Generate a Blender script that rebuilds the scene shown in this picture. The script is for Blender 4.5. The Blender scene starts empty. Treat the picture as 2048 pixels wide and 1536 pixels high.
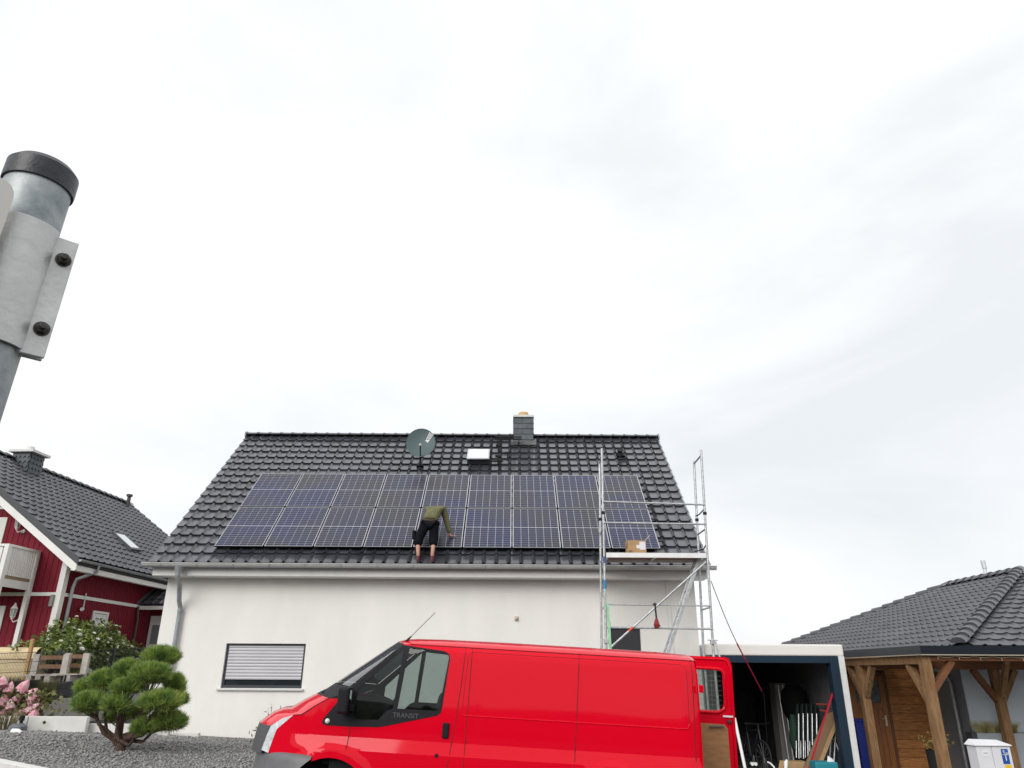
import bpy, bmesh, math, random
import numpy as np
from mathutils import Vector, Matrix, noise
from mathutils.geometry import delaunay_2d_cdt
random.seed(7); np.random.seed(7)
R = math.radians
scene = bpy.context.scene
col = scene.collection

# ------------------------------------------------------------------ camera
FPX, PITCH, ROLL, CZ = 1461.45, R(21.623), R(0.3357), 1.7
cam_d = bpy.data.cameras.new('camera'); cam = bpy.data.objects.new('camera', cam_d); col.objects.link(cam)
cam_d.sensor_width = 36; cam_d.lens = 36*FPX/2048; cam_d.clip_start = 0.05; cam_d.clip_end = 3000
cam.location = (0, 0, CZ)
cam.rotation_euler = (Matrix.Rotation(R(90)+PITCH, 4, 'X') @ Matrix.Rotation(ROLL, 4, 'Z')).to_euler()
scene.camera = cam
scene.render.resolution_x, scene.render.resolution_y = 1024, 768

# ------------------------------------------------------------------ overcast sky, soft sun, exposure
SUN_EL, SUN_AZ = R(29), R(-28)          # azimuth measured from -Y (behind the camera), towards -X
world = bpy.data.worlds.new('World'); scene.world = world; world.use_nodes = True
nt = world.node_tree; nt.nodes.clear()
def wn(t, **k):
    n = nt.nodes.new(t)
    for a, b in k.items(): setattr(n, a, b)
    return n
wout = wn('ShaderNodeOutputWorld')
sky = wn('ShaderNodeTexSky', sky_type='NISHITA', sun_disc=False, sun_elevation=SUN_EL, sun_rotation=R(180)-SUN_AZ)
bg1 = wn('ShaderNodeBackground'); bg1.inputs[1].default_value = 0.10
nt.links.new(sky.outputs[0], bg1.inputs[0])
tc = wn('ShaderNodeTexCoord')
mp = wn('ShaderNodeMapping'); mp.inputs['Scale'].default_value = (1.0, 1.0, 2.6); mp.inputs['Location'].default_value = (-0.37, -1.267, -3.615)
nt.links.new(tc.outputs['Generated'], mp.inputs[0])
nz = wn('ShaderNodeTexNoise'); nz.inputs['Scale'].default_value = 1.3; nz.inputs['Detail'].default_value = 5; nz.inputs['Roughness'].default_value = 0.55; nz.inputs['Distortion'].default_value = 0.4
nt.links.new(mp.outputs[0], nz.inputs['Vector'])
cr = wn('ShaderNodeValToRGB')
cr.color_ramp.elements[0].position = 0.36; cr.color_ramp.elements[0].color = (0.62, 0.642, 0.655, 1)
cr.color_ramp.elements[1].position = 0.60; cr.color_ramp.elements[1].color = (0.785, 0.79, 0.795, 1)
nt.links.new(nz.outputs['Fac'], cr.inputs[0])
sep = wn('ShaderNodeSeparateXYZ'); nt.links.new(tc.outputs['Generated'], sep.inputs[0])
elev = wn('ShaderNodeMapRange'); elev.inputs['From Min'].default_value = 0.0; elev.inputs['From Max'].default_value = 1.0
elev.inputs['To Min'].default_value = 0.97; elev.inputs['To Max'].default_value = 1.2     # an overcast sky is brighter overhead
nt.links.new(sep.outputs['Z'], elev.inputs[0])
mul = wn('ShaderNodeVectorMath', operation='SCALE'); nt.links.new(cr.outputs[0], mul.inputs[0]); nt.links.new(elev.outputs[0], mul.inputs['Scale'])
bg2 = wn('ShaderNodeBackground'); nt.links.new(mul.outputs[0], bg2.inputs[0]); bg2.inputs[1].default_value = 1.0
mx = wn('ShaderNodeMixShader'); mx.inputs[0].default_value = 0.93
nt.links.new(bg1.outputs[0], mx.inputs[1]); nt.links.new(bg2.outputs[0], mx.inputs[2]); nt.links.new(mx.outputs[0], wout.inputs[0])
sun_d = bpy.data.lights.new('sun', 'SUN'); sun = bpy.data.objects.new('sun', sun_d); col.objects.link(sun)
sun_d.energy = 1.5; sun_d.angle = R(38); sun_d.color = (1.0, 0.975, 0.94)
sdir = Vector((math.sin(SUN_AZ)*math.cos(SUN_EL), -math.cos(SUN_AZ)*math.cos(SUN_EL), math.sin(SUN_EL)))
sun.rotation_euler = sdir.to_track_quat('Z', 'Y').to_euler(); sun.location = (0, -5, 30)
vs = scene.view_settings
vs.view_transform = 'Standard'; vs.look = 'None'; vs.exposure = 0.45; vs.gamma = 1.0; vs.use_curve_mapping = False

# ------------------------------------------------------------------ pixel -> place (a pixel gives only a direction)
def ray(px, py):
    a, b = px-1024, py-768; c, s = math.cos(ROLL), math.sin(ROLL)
    X = c*a+s*b; Y = -s*a+c*b; u = X/FPX; v = -Y/FPX
    return Vector((u, math.cos(PITCH)-v*math.sin(PITCH), math.sin(PITCH)+v*math.cos(PITCH)))
C0 = Vector((0, 0, CZ))
def atY(px, py, Y): r = ray(px, py); return C0+r*(Y/r.y)
def atX(px, py, X): r = ray(px, py); return C0+r*(X/r.x)
def atZ(px, py, Z): r = ray(px, py); return C0+r*((Z-CZ)/r.z)
def atP(px, py, p, n):
    r = ray(px, py); return C0+r*((Vector(p)-C0).dot(n)/r.dot(n))
def ground_z(x, y=0): return -0.05*max(-14, min(14, x))
def atG(px, py, dz=0):
    Z = 0
    for _ in range(40):
        q = atZ(px, py, Z); Z = ground_z(q.x)+dz
    return q

# ------------------------------------------------------------------ materials
MATS = {}
def mat(name, c, rough=.6, metal=0, var=.0, vscale=3, bump=0, bscale=40, coat=0, spec=.5, stretch=None, c2=None, c2lo=.45, c2hi=.7, rvar=0, rnd=0, coord='pos'):
    if name in MATS: return MATS[name]
    m = bpy.data.materials.new(name); m.use_nodes = True; t = m.node_tree; N = t.nodes; b = N['Principled BSDF']
    b.inputs['Roughness'].default_value = rough; b.inputs['Metallic'].default_value = metal
    b.inputs['Coat Weight'].default_value = coat; b.inputs['Coat Roughness'].default_value = .04; b.inputs['Specular IOR Level'].default_value = spec
    b.inputs['Base Color'].default_value = (*c, 1)
    if coord == 'pos': src = N.new('ShaderNodeNewGeometry').outputs['Position']
    else: src = N.new('ShaderNodeTexCoord').outputs['Object']
    if stretch:
        mpn = N.new('ShaderNodeMapping'); mpn.inputs['Scale'].default_value = stretch; t.links.new(src, mpn.inputs[0]); src = mpn.outputs[0]
    cur = None
    if var or c2:
        n = N.new('ShaderNodeTexNoise'); n.inputs['Scale'].default_value = vscale; n.inputs['Detail'].default_value = 6; n.inputs['Roughness'].default_value = .6
        t.links.new(src, n.inputs['Vector'])
        r = N.new('ShaderNodeValToRGB'); e = r.color_ramp.elements
        if c2: e[0].position, e[1].position = c2lo, c2hi; e[0].color, e[1].color = (*c, 1), (*c2, 1)
        else:
            e[0].position, e[1].position = .3, .7
            e[0].color = (*[x*(1-var) for x in c], 1); e[1].color = (*[min(1, x*(1+var)) for x in c], 1)
        t.links.new(n.outputs['Fac'], r.inputs[0]); cur = r.outputs[0]
        if rvar:
            mr = N.new('ShaderNodeMapRange'); mr.inputs['To Min'].default_value = rough-rvar; mr.inputs['To Max'].default_value = rough+rvar
            mr.inputs['From Min'].default_value = .3; mr.inputs['From Max'].default_value = .7
            t.links.new(n.outputs['Fac'], mr.inputs[0]); t.links.new(mr.outputs[0], b.inputs['Roughness'])
    if rnd:
        oi = N.new('ShaderNodeObjectInfo'); h = N.new('ShaderNodeHueSaturation')
        mr = N.new('ShaderNodeMapRange'); mr.inputs['To Min'].default_value = 1-rnd; mr.inputs['To Max'].default_value = 1+rnd
        t.links.new(oi.outputs['Random'], mr.inputs[0]); t.links.new(mr.outputs[0], h.inputs['Value'])
        if cur: t.links.new(cur, h.inputs['Color'])
        else: h.inputs['Color'].default_value = (*c, 1)
        cur = h.outputs[0]
    if cur: t.links.new(cur, b.inputs['Base Color'])
    if bump:
        n2 = N.new('ShaderNodeTexNoise'); n2.inputs['Scale'].default_value = bscale; n2.inputs['Detail'].default_value = 4; t.links.new(src, n2.inputs['Vector'])
        bp = N.new('ShaderNodeBump'); bp.inputs['Strength'].default_value = bump; bp.inputs['Distance'].default_value = .02
        t.links.new(n2.outputs['Fac'], bp.inputs['Height']); t.links.new(bp.outputs[0], b.inputs['Normal'])
    MATS[name] = m; return m
def glass(name, tint=(.75, .85, .8), refl=.7, rough=.0, ior=1.55):
    if name in MATS: return MATS[name]
    m = bpy.data.materials.new(name); m.use_nodes = True; t = m.node_tree; N = t.nodes; N.remove(N['Principled BSDF'])
    tr = N.new('ShaderNodeBsdfTransparent'); tr.inputs[0].default_value = (*tint, 1)
    gl = N.new('ShaderNodeBsdfGlossy'); gl.inputs['Roughness'].default_value = rough; gl.inputs[0].default_value = (refl, refl, refl, 1)
    fr = N.new('ShaderNodeFresnel'); fr.inputs[0].default_value = ior
    mxn = N.new('ShaderNodeMixShader'); t.links.new(fr.outputs[0], mxn.inputs[0]); t.links.new(tr.outputs[0], mxn.inputs[1]); t.links.new(gl.outputs[0], mxn.inputs[2])
    t.links.new(mxn.outputs[0], N['Material Output'].inputs[0]); MATS[name] = m; return m

render_white = mat('render_white', (.80, .78, .745), .9, var=.045, vscale=.9, bump=.3, bscale=90, stretch=(1.6, 1.6, .5))
tile_dark = mat('tile_dark', (.050, .052, .062), .30, var=.4, vscale=2.6, bump=.06, bscale=120, spec=.6, coat=.6, rnd=.2)
tile_far = mat('tile_far', (.072, .074, .083), .36, var=.3, vscale=1.6, spec=.5)
zinc = mat('zinc', (.30, .32, .33), .45, .2, var=.2, vscale=6, bump=.05)
alu = mat('alu', (.55, .56, .57), .38, .6, var=.25, vscale=9, bump=.08)
alu_bright = mat('alu_bright', (.78, .78, .77), .4, .25, var=.08, vscale=6)
white_trim = mat('white_trim', (.74, .73, .70), .55, var=.05, vscale=3)
white_plastic = mat('white_plastic', (.76, .76, .75), .35)
black_metal = mat('black_metal', (.010, .010, .012), .5, spec=.25)
dark_rubber = mat('dark_rubber', (.015, .015, .016), .7, var=.2, vscale=20)
slate = mat('slate', (.062, .075, .085), .55, var=.25, vscale=7, bump=.2, rnd=.18)
red_wood = mat('red_wood', (.175, .0075, .020), .75, var=.28, vscale=6, bump=.25, bscale=30, stretch=(6, 6, .7), rnd=.08, spec=.3)
concrete = mat('concrete', (.44, .43, .40), .85, var=.14, vscale=2.5, bump=.25, bscale=50)
concrete_pale = mat('concrete_pale', (.66, .65, .62), .85, var=.08, vscale=3, bump=.2, bscale=60)
asphalt = mat('asphalt', (.055, .055, .057), .9, var=.25, vscale=8, bump=.4, bscale=120)
gravel_m = mat('gravel_m', (.17, .168, .163), .9, var=.45, vscale=30, bump=.2)
soil = mat('soil', (.10, .095, .088), .95, var=.3, vscale=12, bump=.5)
grass_m = mat('grass_m', (.06, .085, .02), .8, var=.5, vscale=5)

# ------------------------------------------------------------------ mesh building
OFF = {}
class MB:
    def __init__(s): s.v = []; s.f = []
    def add(s, v, f):
        o = len(s.v); s.v += [tuple(p) for p in v]; s.f += [tuple(i+o for i in q) for q in f]; return s
    def box(s, x0, x1, y0, y1, z0, z1):
        return s.add([(x0, y0, z0), (x1, y0, z0), (x1, y1, z0), (x0, y1, z0), (x0, y0, z1), (x1, y0, z1), (x1, y1, z1), (x0, y1, z1)],
                     [(0, 3, 2, 1), (4, 5, 6, 7), (0, 1, 5, 4), (1, 2, 6, 5), (2, 3, 7, 6), (3, 0, 4, 7)])
    def beam(s, p, q, w, h, up=(0, 0, 1)):
        p, q = Vector(p), Vector(q); d = (q-p).normalized(); up = Vector(up)
        if abs(d.dot(up)) > .98: up = Vector((0, 1, 0))
        a = d.cross(up).normalized()*(w/2); b = a.cross(d).normalized()*(h/2)
        vs_ = [p-a-b, p+a-b, p+a+b, p-a+b, q-a-b, q+a-b, q+a+b, q-a+b]
        return s.add(vs_, [(0, 1, 2, 3), (7, 6, 5, 4), (0, 4, 5, 1), (1, 5, 6, 2), (2, 6, 7, 3), (3, 7, 4, 0)])
    def tube(s, pts, r, n=8, caps=True):
        pts = [Vector(p) for p in pts]; m = len(pts); rs = r if isinstance(r, (list, tuple)) else [r]*m
        vv = []; prev = None
        for i, p in enumerate(pts):
            d = (pts[min(i+1, m-1)]-pts[max(i-1, 0)]).normalized()
            if prev is None:
                ref = Vector((0, 0, 1)) if abs(d.z) < .9 else Vector((1, 0, 0)); a = d.cross(ref).normalized()
            else: a = (prev-d*prev.dot(d)).normalized()
            prev = a; b = d.cross(a)
            for k in range(n):
                t = 2*math.pi*k/n; vv.append(p+a*(rs[i]*math.cos(t))+b*(rs[i]*math.sin(t)))
        ff = [(i*n+k, i*n+(k+1) % n, (i+1)*n+(k+1) % n, (i+1)*n+k) for i in range(m-1) for k in range(n)]
        if caps: ff += [tuple(range(n))[::-1], tuple((m-1)*n+k for k in range(n))]
        return s.add(vv, ff)
    def lathe(s, prof, c=(0, 0, 0), n=20, M=None):
        vv = []
        for (r, z) in prof:
            for k in range(n):
                t = 2*math.pi*k/n; p = Vector((r*math.cos(t), r*math.sin(t), z))
                if M: p = M @ p
                vv.append(p+Vector(c))
        m = len(prof)
        ff = [(i*n+k, i*n+(k+1) % n, (i+1)*n+(k+1) % n, (i+1)*n+k) for i in range(m-1) for k in range(n)]
        ff += [tuple(range(n))[::-1], tuple((m-1)*n+k for k in range(n))]
        return s.add(vv, ff)
    def prism(s, poly, fm, d0, d1):      # poly 2d, fm(a,b,d)->3d
        n = len(poly); vv = [fm(a, b, d0) for a, b in poly]+[fm(a, b, d1) for a, b in poly]
        return s.add(vv, [tuple(range(n)), tuple(range(2*n-1, n-1, -1))]+[((i+1) % n, i, n+i, n+(i+1) % n) for i in range(n)])
    def build(s, name, m, parent=None, smooth=None, bevel=0, local=False, loc=None):
        me = bpy.data.meshes.new(name)
        off = OFF.get(parent, Vector()) if not local else Vector()
        me.from_pydata([tuple(Vector(p)-off) for p in s.v] if off.length else s.v, [], s.f)
        return finish(name, me, m, parent, smooth, bevel, off, loc)
def finish(name, me, m, parent=None, smooth=None, bevel=0, off=None, loc=None):
    if m: me.materials.append(m)
    if smooth is not None:
        me.polygons.foreach_set('use_smooth', [True]*len(me.polygons)); me.set_sharp_from_angle(angle=smooth)
    o = bpy.data.objects.new(name, me); col.objects.link(o)
    if parent: o.parent = parent; OFF[o] = OFF.get(parent, Vector())
    if loc is not None: o.location = loc
    if bevel:
        bm = o.modifiers.new('bevel', 'BEVEL'); bm.width = bevel; bm.segments = 2; bm.limit_method = 'ANGLE'; bm.angle_limit = .7
    return o
def tag(o, label, cat, group=None):
    o['label'] = label; o['category'] = cat
    if group: o['group'] = group
    return o
def thing(name, loc, label, cat, group=None, rot=None, local=False):
    o = bpy.data.objects.new(name, None); col.objects.link(o); o.location = loc; o.empty_display_size = .2
    if rot: o.rotation_euler = rot
    OFF[o] = Vector() if local else Vector(loc)
    return tag(o, label, cat, group)
def solid(name, mb, m, label, cat, group=None, smooth=None, bevel=0):
    """a thing that is one mesh, its origin at its base"""
    a = np.array([tuple(p) for p in mb.v]); c = Vector(((a[:, 0].min()+a[:, 0].max())/2, (a[:, 1].min()+a[:, 1].max())/2, a[:, 2].min()))
    mb.v = [tuple(Vector(p)-c) for p in mb.v]
    o = mb.build(name, m, None, smooth, bevel); o.location = c; return tag(o, label, cat, group)
def struct(name, mb, m, smooth=None, kind='structure'):
    o = mb.build(name, m, None, smooth); o['kind'] = kind; return o
def copy_tree(o, parent=None):
    c = o.copy(); col.objects.link(c); c.parent = parent; OFF[c] = OFF.get(o, Vector())
    for ch in list(o.children): copy_tree(ch, c)
    return c
def raw(name, V, F, m, parent=None, smooth=None, loc=None, kind=None):
    """vectorised mesh: V (n,3), F (m,k) arrays, world coordinates"""
    off = OFF.get(parent, Vector()); V = np.asarray(V, float)-np.array(off); F = np.asarray(F, np.int32)
    me = bpy.data.meshes.new(name); k = F.shape[1]
    me.vertices.add(len(V)); me.vertices.foreach_set('co', V.ravel().astype(np.float32))
    me.loops.add(F.size); me.loops.foreach_set('vertex_index', F.ravel())
    me.polygons.add(len(F)); me.polygons.foreach_set('loop_start', np.arange(0, F.size, k, dtype=np.int32))
    me.update(calc_edges=True); me.validate()
    o = finish(name, me, m, parent, smooth, 0, off, loc)
    if kind: o['kind'] = kind
    return o
def inst(tv, tf, Ms):
    """template verts/faces placed by (pos, 3x3 axes columns) -> V, F"""
    tv = np.asarray(tv, float); tf = np.asarray(tf); n = len(tv); V = []; F = []
    pos = np.array([m[0] for m in Ms]); ax = np.array([m[1] for m in Ms])
    V = np.einsum('mij,nj->mni', ax, tv)+pos[:, None, :]
    F = tf[None, :, :]+(np.arange(len(Ms))*n)[:, None, None]
    return V.reshape(-1, 3), F.reshape(-1, tf.shape[1])
def inpoly(x, y, poly):
    r = False; n = len(poly); j = n-1
    for i in range(n):
        xi, yi = poly[i]; xj, yj = poly[j]
        if (yi > y) != (yj > y) and x < (xj-xi)*(y-yi)/(yj-yi)+xi: r = not r
        j = i
    return r
def resample(poly, step):
    out = []
    n = len(poly)
    for i in range(n):
        a, b = poly[i], poly[(i+1) % n]; L = math.hypot(b[0]-a[0], b[1]-a[1]); k = max(1, int(math.ceil(L/step)))
        out += [(a[0]+(b[0]-a[0])*t/k, a[1]+(b[1]-a[1])*t/k) for t in range(k)]
    return out
def sheet(outer, holes, step, fmap, gx=None, gz=None, lines=()):
    gx = gx or step; gz = gz or step
    rings = [resample(outer, step)]+[resample(h, step) for h in holes]
    pts = []; edges = []
    for r in rings:
        o = len(pts); pts += r; edges += [(o+i, o+(i+1) % len(r)) for i in range(len(r))]
    for ln in lines:
        k = max(1, int(math.hypot(ln[1][0]-ln[0][0], ln[1][1]-ln[0][1])/step)); o = len(pts)
        pts += [(ln[0][0]+(ln[1][0]-ln[0][0])*t/k, ln[0][1]+(ln[1][1]-ln[0][1])*t/k) for t in range(k+1)]; edges += [(o+i, o+i+1) for i in range(k)]
    xs = [p[0] for p in outer]; zs = [p[1] for p in outer]
    x = min(xs)+gx/2; allr = rings
    bd = np.array(pts)
    while x < max(xs):
        z = min(zs)+gz/2
        while z < max(zs):
            if inpoly(x, z, outer) and not any(inpoly(x, z, h) for h in holes) and np.min(np.abs(bd[:, 0]-x)/gx+np.abs(bd[:, 1]-z)/gz) > .45: pts.append((x, z))
            z += gz
        x += gx
    res = delaunay_2d_cdt([Vector(p) for p in pts], edges, [], 0, 1e-6)
    V2, F2 = res[0], res[2]; F = []
    for t in F2:
        cx = sum(V2[i].x for i in t)/3; cz = sum(V2[i].y for i in t)/3
        if inpoly(cx, cz, outer) and not any(inpoly(cx, cz, h) for h in holes): F.append(tuple(t))
    mb = MB(); mb.v = [tuple(fmap(p.x, p.y)) for p in V2]; mb.f = F; return mb
def text_mesh(body, size, extrude):
    cu = bpy.data.curves.new('txt', 'FONT'); cu.body = body; cu.size = size; cu.extrude = extrude; cu.align_x = 'CENTER'; cu.align_y = 'CENTER'; cu.resolution_u = 3
    o = bpy.data.objects.new('txt', cu); col.objects.link(o); dg = bpy.context.evaluated_depsgraph_get(); dg.update()
    me = bpy.data.meshes.new_from_object(o.evaluated_get(dg)); bpy.data.objects.remove(o); bpy.data.curves.remove(cu); return me
# ================================================================== THE SETTING
mb = MB(); xs = [-500, -60, -30, -14, -7, 0, 7, 14, 30, 60, 500]; ys = [-400, -40, -10, 0, 6, 10, 14, 18, 24, 34, 60, 120, 700]
mb.v = [(x, y, ground_z(x)) for y in ys for x in xs]
nx = len(xs); mb.f = [(j*nx+i, j*nx+i+1, (j+1)*nx+i+1, (j+1)*nx+i) for j in range(len(ys)-1) for i in range(nx-1)]
struct('ground', mb, asphalt)
# rising land with hedges across the street, behind the photographer (seen only mirrored in the van and the panels)
mb = MB(); n = 60; vv = []
for j, (yy, hh) in enumerate(((-45, 0), (-60, .55), (-85, 1.0), (-140, 1.05), (-260, .6))):
    for i in range(n):
        x = -220+440*i/(n-1); h = 9.5+2.2*math.sin(x*.031+1)+3.0*noise.noise(Vector((x*.07, 3, 0)))
        vv.append((x, yy+3*noise.noise(Vector((x*.1, j, 0))), ground_z(x)-.5+h*hh))
mb.v = vv; mb.f = [(j*n+i, j*n+i+1, (j+1)*n+i+1, (j+1)*n+i) for j in range(4) for i in range(n-1)]
struct('hill', mb, mat('hill_green', (.045, .055, .03), .95, var=.4, vscale=.15), smooth=1.0)
# neighbour's raised garden
mb = MB().box(-70, -10.82, 13.5, 70, -.6, 1.02); struct('garden_ground', mb, grass_m)
# gravel bed: base and loose stones
def bed_z(x, y): return ground_z(x)+.10+.10*math.exp(-((x+7.6)/2.6)**2-((y-14.4)/1.6)**2)+.03*noise.noise(Vector((x*.9, y*.9, 0)))
mb = MB(); gx = np.linspace(-14.5, -2.6, 54); gy = np.linspace(0, 1, 30)
def kerb_y(x): return max(9.6, min(14.6, 11.82-.57*(x+7.13)))
mb.v = [(x, kerb_y(x)+(17.42-kerb_y(x))*t, bed_z(x, kerb_y(x)+(17.42-kerb_y(x))*t)) for t in gy for x in gx]; nx = len(gx)
mb.f = [(j*nx+i, j*nx+i+1, (j+1)*nx+i+1, (j+1)*nx+i) for j in range(len(gy)-1) for i in range(nx-1)]
struct('gravel_bed', mb, gravel_m, smooth=1.0)
Ms = []
tv = np.array([(1, 0, 0), (-.9, .1, 0), (0, 1, .1), (.1, -1, 0), (.1, .1, .8), (0, 0, -.7)]); tf = np.array([(0, 2, 4), (2, 1, 4), (1, 3, 4), (3, 0, 4), (2, 0, 5), (1, 2, 5), (3, 1, 5), (0, 3, 5)])
for i in range(36000):
    x = random.uniform(-12.0, -3.3); y = 10.2+7.0*random.random()**.9
    if y < kerb_y(x)+.05: continue
    if x < -8.7 and y > 15.9: continue
    sc = random.uniform(.010, .028)*(1.7 if random.random() < .06 else 1); q = Matrix.Rotation(random.uniform(0, 6.3), 3, 'Z') @ Matrix.Rotation(random.uniform(-.6, .6), 3, 'X')
    A = np.array(q)*np.array([sc*random.uniform(.8, 1.5), sc, sc*random.uniform(.5, 1)])[None, :]
    Ms.append(((x, y, bed_z(x, y)+sc*.35), A))
V, F = inst(tv, tf, Ms); raw('gravel', V, F, mat('gravel_stones', (.115, .115, .113), .85, c2=(.46, .45, .43), c2lo=.36, c2hi=.74, vscale=30), kind='stuff')
# kerb stones along the slanting street edge of the bed
ka, kb = Vector((-11.2, 14.15, 0)), Vector((-4.6, 10.38, 0)); kd = (kb-ka).normalized(); kn = Vector((-kd.y, kd.x, 0)); nk = int((kb-ka).length)
def kpt(t, o, dz): p = ka+kd*t+kn*o; return (p.x, p.y, ground_z(p.x)+dz)
mb = MB(); mb.add([kpt(0, -.12, -.3), kpt(nk, -.12, -.3), kpt(nk, -.02, -.3), kpt(0, -.02, -.3), kpt(0, -.12, -.2), kpt(nk, -.12, -.2), kpt(nk, -.02, -.2), kpt(0, -.02, -.2)], [(0, 3, 2, 1), (4, 5, 6, 7), (0, 1, 5, 4), (1, 2, 6, 5), (2, 3, 7, 6), (3, 0, 4, 7)])
kerb = struct('kerb', mb, concrete)
for i in range(nk):
    MB().add([kpt(i, -.15, -.19), kpt(i+.99, -.15, -.19), kpt(i+.99, 0, -.19), kpt(i, 0, -.19), kpt(i, -.15, .12), kpt(i+.99, -.15, .12), kpt(i+.99, 0, .13), kpt(i, 0, .13)], [(0, 3, 2, 1), (4, 5, 6, 7), (0, 1, 5, 4), (1, 2, 6, 5), (2, 3, 7, 6), (3, 0, 4, 7)]).build('kerb_stone', concrete_pale, kerb, bevel=.01)
# paved apron in front of the garage
mb = MB(); mb.v = [(2.5, 13.2, ground_z(2.5)+.004), (9, 13.2, ground_z(9)+.004), (9, 17.0, ground_z(9)+.004), (2.5, 17.0, ground_z(2.5)+.004)]; mb.f = [(0, 1, 2, 3)]
struct('driveway', mb, mat('paver', (.30, .29, .275), .9, var=.2, vscale=5, bump=.3))

# ================================================================== WHITE HOUSE
X0, Y0, Z0, W, TH, L = -8.215, 16.891, 4.023, 12.753, R(43.52), 6.59
cT, sT = math.cos(TH), math.sin(TH)
NR = Vector((0, -sT, cT)); SR = Vector((0, cT, sT)); UR = Vector((1, 0, 0))
def rp(u, s, n=0): return Vector((X0+u, Y0, Z0))+UR*u*0+SR*s+NR*n
def roof_px(px, py, n=0): return atP(px, py, rp(0, 0, n), NR)
def us(P): d = P-Vector((X0, Y0, Z0)); return d.x, d.dot(SR)
YR, ZR = Y0+L*cT, Z0+L*sT
WX0, WX1, WY0 = -7.95, 4.25, 17.45; WY1 = 2*YR-WY0; GB = -.4
house = thing('white_house', ((WX0+WX1)/2, WY0, .1), 'white rendered house with dark tiled roof carrying solar panels behind red van', 'house')
wz = Z0+(WY0-Y0)*math.tan(TH)-.16          # wall head under the roof deck
win = [(-6.39, 1.37), (-4.60, 1.37), (-4.60, 2.30), (-6.39, 2.30)]
win2 = [(2.27, 1.30), (2.94, 1.30), (2.94, 2.67), (2.27, 2.67)]
zr = wz+(YR-WY0)*math.tan(TH)
wm = sheet([(WX0, GB), (WX1, GB), (WX1, wz), (WX0, wz)], [win, win2], 3, lambda x, z: (x, WY0, z))
for w4 in (win, win2):                       # reveals
    for i in range(4):
        a, b = w4[i], w4[(i+1) % 4]; wm.add([(a[0], WY0, a[1]), (b[0], WY0, b[1]), (b[0], WY0+.16, b[1]), (a[0], WY0+.16, a[1])], [(0, 1, 2, 3)])
for x in (WX0, WX1):
    wm.add([(x, WY0, GB), (x, WY1, GB), (x, WY1, wz), (x, YR, zr), (x, WY0, wz)], [(0, 1, 2, 3, 4) if x > 0 else (4, 3, 2, 1, 0)])
wm.add([(WX0, WY1, GB), (WX1, WY1, GB), (WX1, WY1, wz), (WX0, WY1, wz)], [(0, 3, 2, 1)])
wall = wm.build('wall', render_white, house)
# roof deck
rm = MB()
dk = [(Y0+.02, Z0-.10), (YR, ZR-.085), (2*YR-Y0-.02, Z0-.10), (2*YR-Y0-.02, Z0-.22), (YR, ZR-.26), (Y0+.02, Z0-.125)]
rm.add([(X0+.02, y, z) for y, z in dk]+[(X0+W-.02, y, z) for y, z in dk], [(0, 1, 7, 6), (1, 2, 8, 7), (2, 3, 9, 8), (3, 4, 10, 9), (4, 5, 11, 10), (5, 0, 6, 11), (0, 5, 4, 1), (1, 4, 3, 2), (6, 7, 10, 11), (7, 8, 9, 10)])
roof = rm.build('roof', mat('deck', (.03, .03, .032), .8), house)
# tiles: pan with one roll
NC, NRW = 45, 18; TW, EX = W/NC, L/NRW
def tile_template(tw, e, roll_h=.054, roll_c=.80, roll_w=.17, lift=.042, over=.05, k=9):
    xs_ = [0, .33, .60, .655, .71, .80, .89, .945, 1.0] if k == 9 else np.linspace(0, 1, k); prof = []
    for t in xs_:
        d = abs(t-roll_c)/roll_w; h = roll_h*(.5+.5*math.cos(math.pi*min(1, d)))**.8 if d < 1 else 0
        prof.append(h-.002*math.sin(math.pi*min(1, t/.6))*(t < .6))
    vv = []
    for t, h in zip(xs_, prof): vv.append((t*tw*1.004, 0, h+lift-.016))
    for t, h in zip(xs_, prof): vv.append((t*tw*1.004, .004, h+lift))
    for t, h in zip(xs_, prof): vv.append((t*tw*1.004, e+over, h-.004))
    ff = [(i, i+1, k+i+1, k+i) for i in range(k-1)]+[(k+i, k+i+1, 2*k+i+1, 2*k+i) for i in range(k-1)]
    o = len(vv)          # underside lip and side
    for t, h in zip(xs_, prof): vv.append((t*tw*1.004, .03, h+lift-.022))
    ff += [(o+i, o+i+1, i+1, i) for i in range(k-1)]
    ff += [(0, k, 2*k, o), (k-1, o+k-1, 3*k-1, 2*k-1)]
    return vv, ff
tv, tf = tile_template(TW, EX)
tme = bpy.data.meshes.new('roof_tile'); tme.from_pydata(tv, [], tf); tme.materials.append(tile_dark)
tme.polygons.foreach_set('use_smooth', [True]*len(tf)); tme.set_sharp_from_angle(angle=.75)
PWD, PHT, PGW, PGH = 1.120, 1.692, 1.154, 1.742
PX0, PS0, PN = 1.3288, .632-.16, .105
def covered(c, r):
    u0, u1, s0, s1 = c*TW, (c+1)*TW, r*EX, (r+1)*EX
    return u0 > PX0-.02 and u1 < PX0+9*PGW-.02 and s0 > PS0+.1 and s1 < PS0+2*PGH+.12
Rm = Matrix((UR, SR, NR)).transposed(); rrot = Rm.to_euler()
cells = [(rp((c)*TW, r*EX, -.05), c, r) for r in range(NRW) for c in range(NC)]
vis = [t for t in cells if not covered(t[1], t[2])]
vis.sort(key=lambda t: (t[0]-C0).length)
near = vis[:300]; nset = {(c, r) for _, c, r in near}
for p, c, r in near:
    o = bpy.data.objects.new('roof_tile', tme); col.objects.link(o); o.parent = roof; o.location = p-OFF[house]
    o.rotation_euler = (rrot[0]+random.uniform(-.006, .006), rrot[1], rrot[2]+random.uniform(-.006, .006))
rest = [(tuple(p), np.array(Rm)) for p, c, r in cells if (c, r) not in nset]
quads = [f for f in tf]
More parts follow.
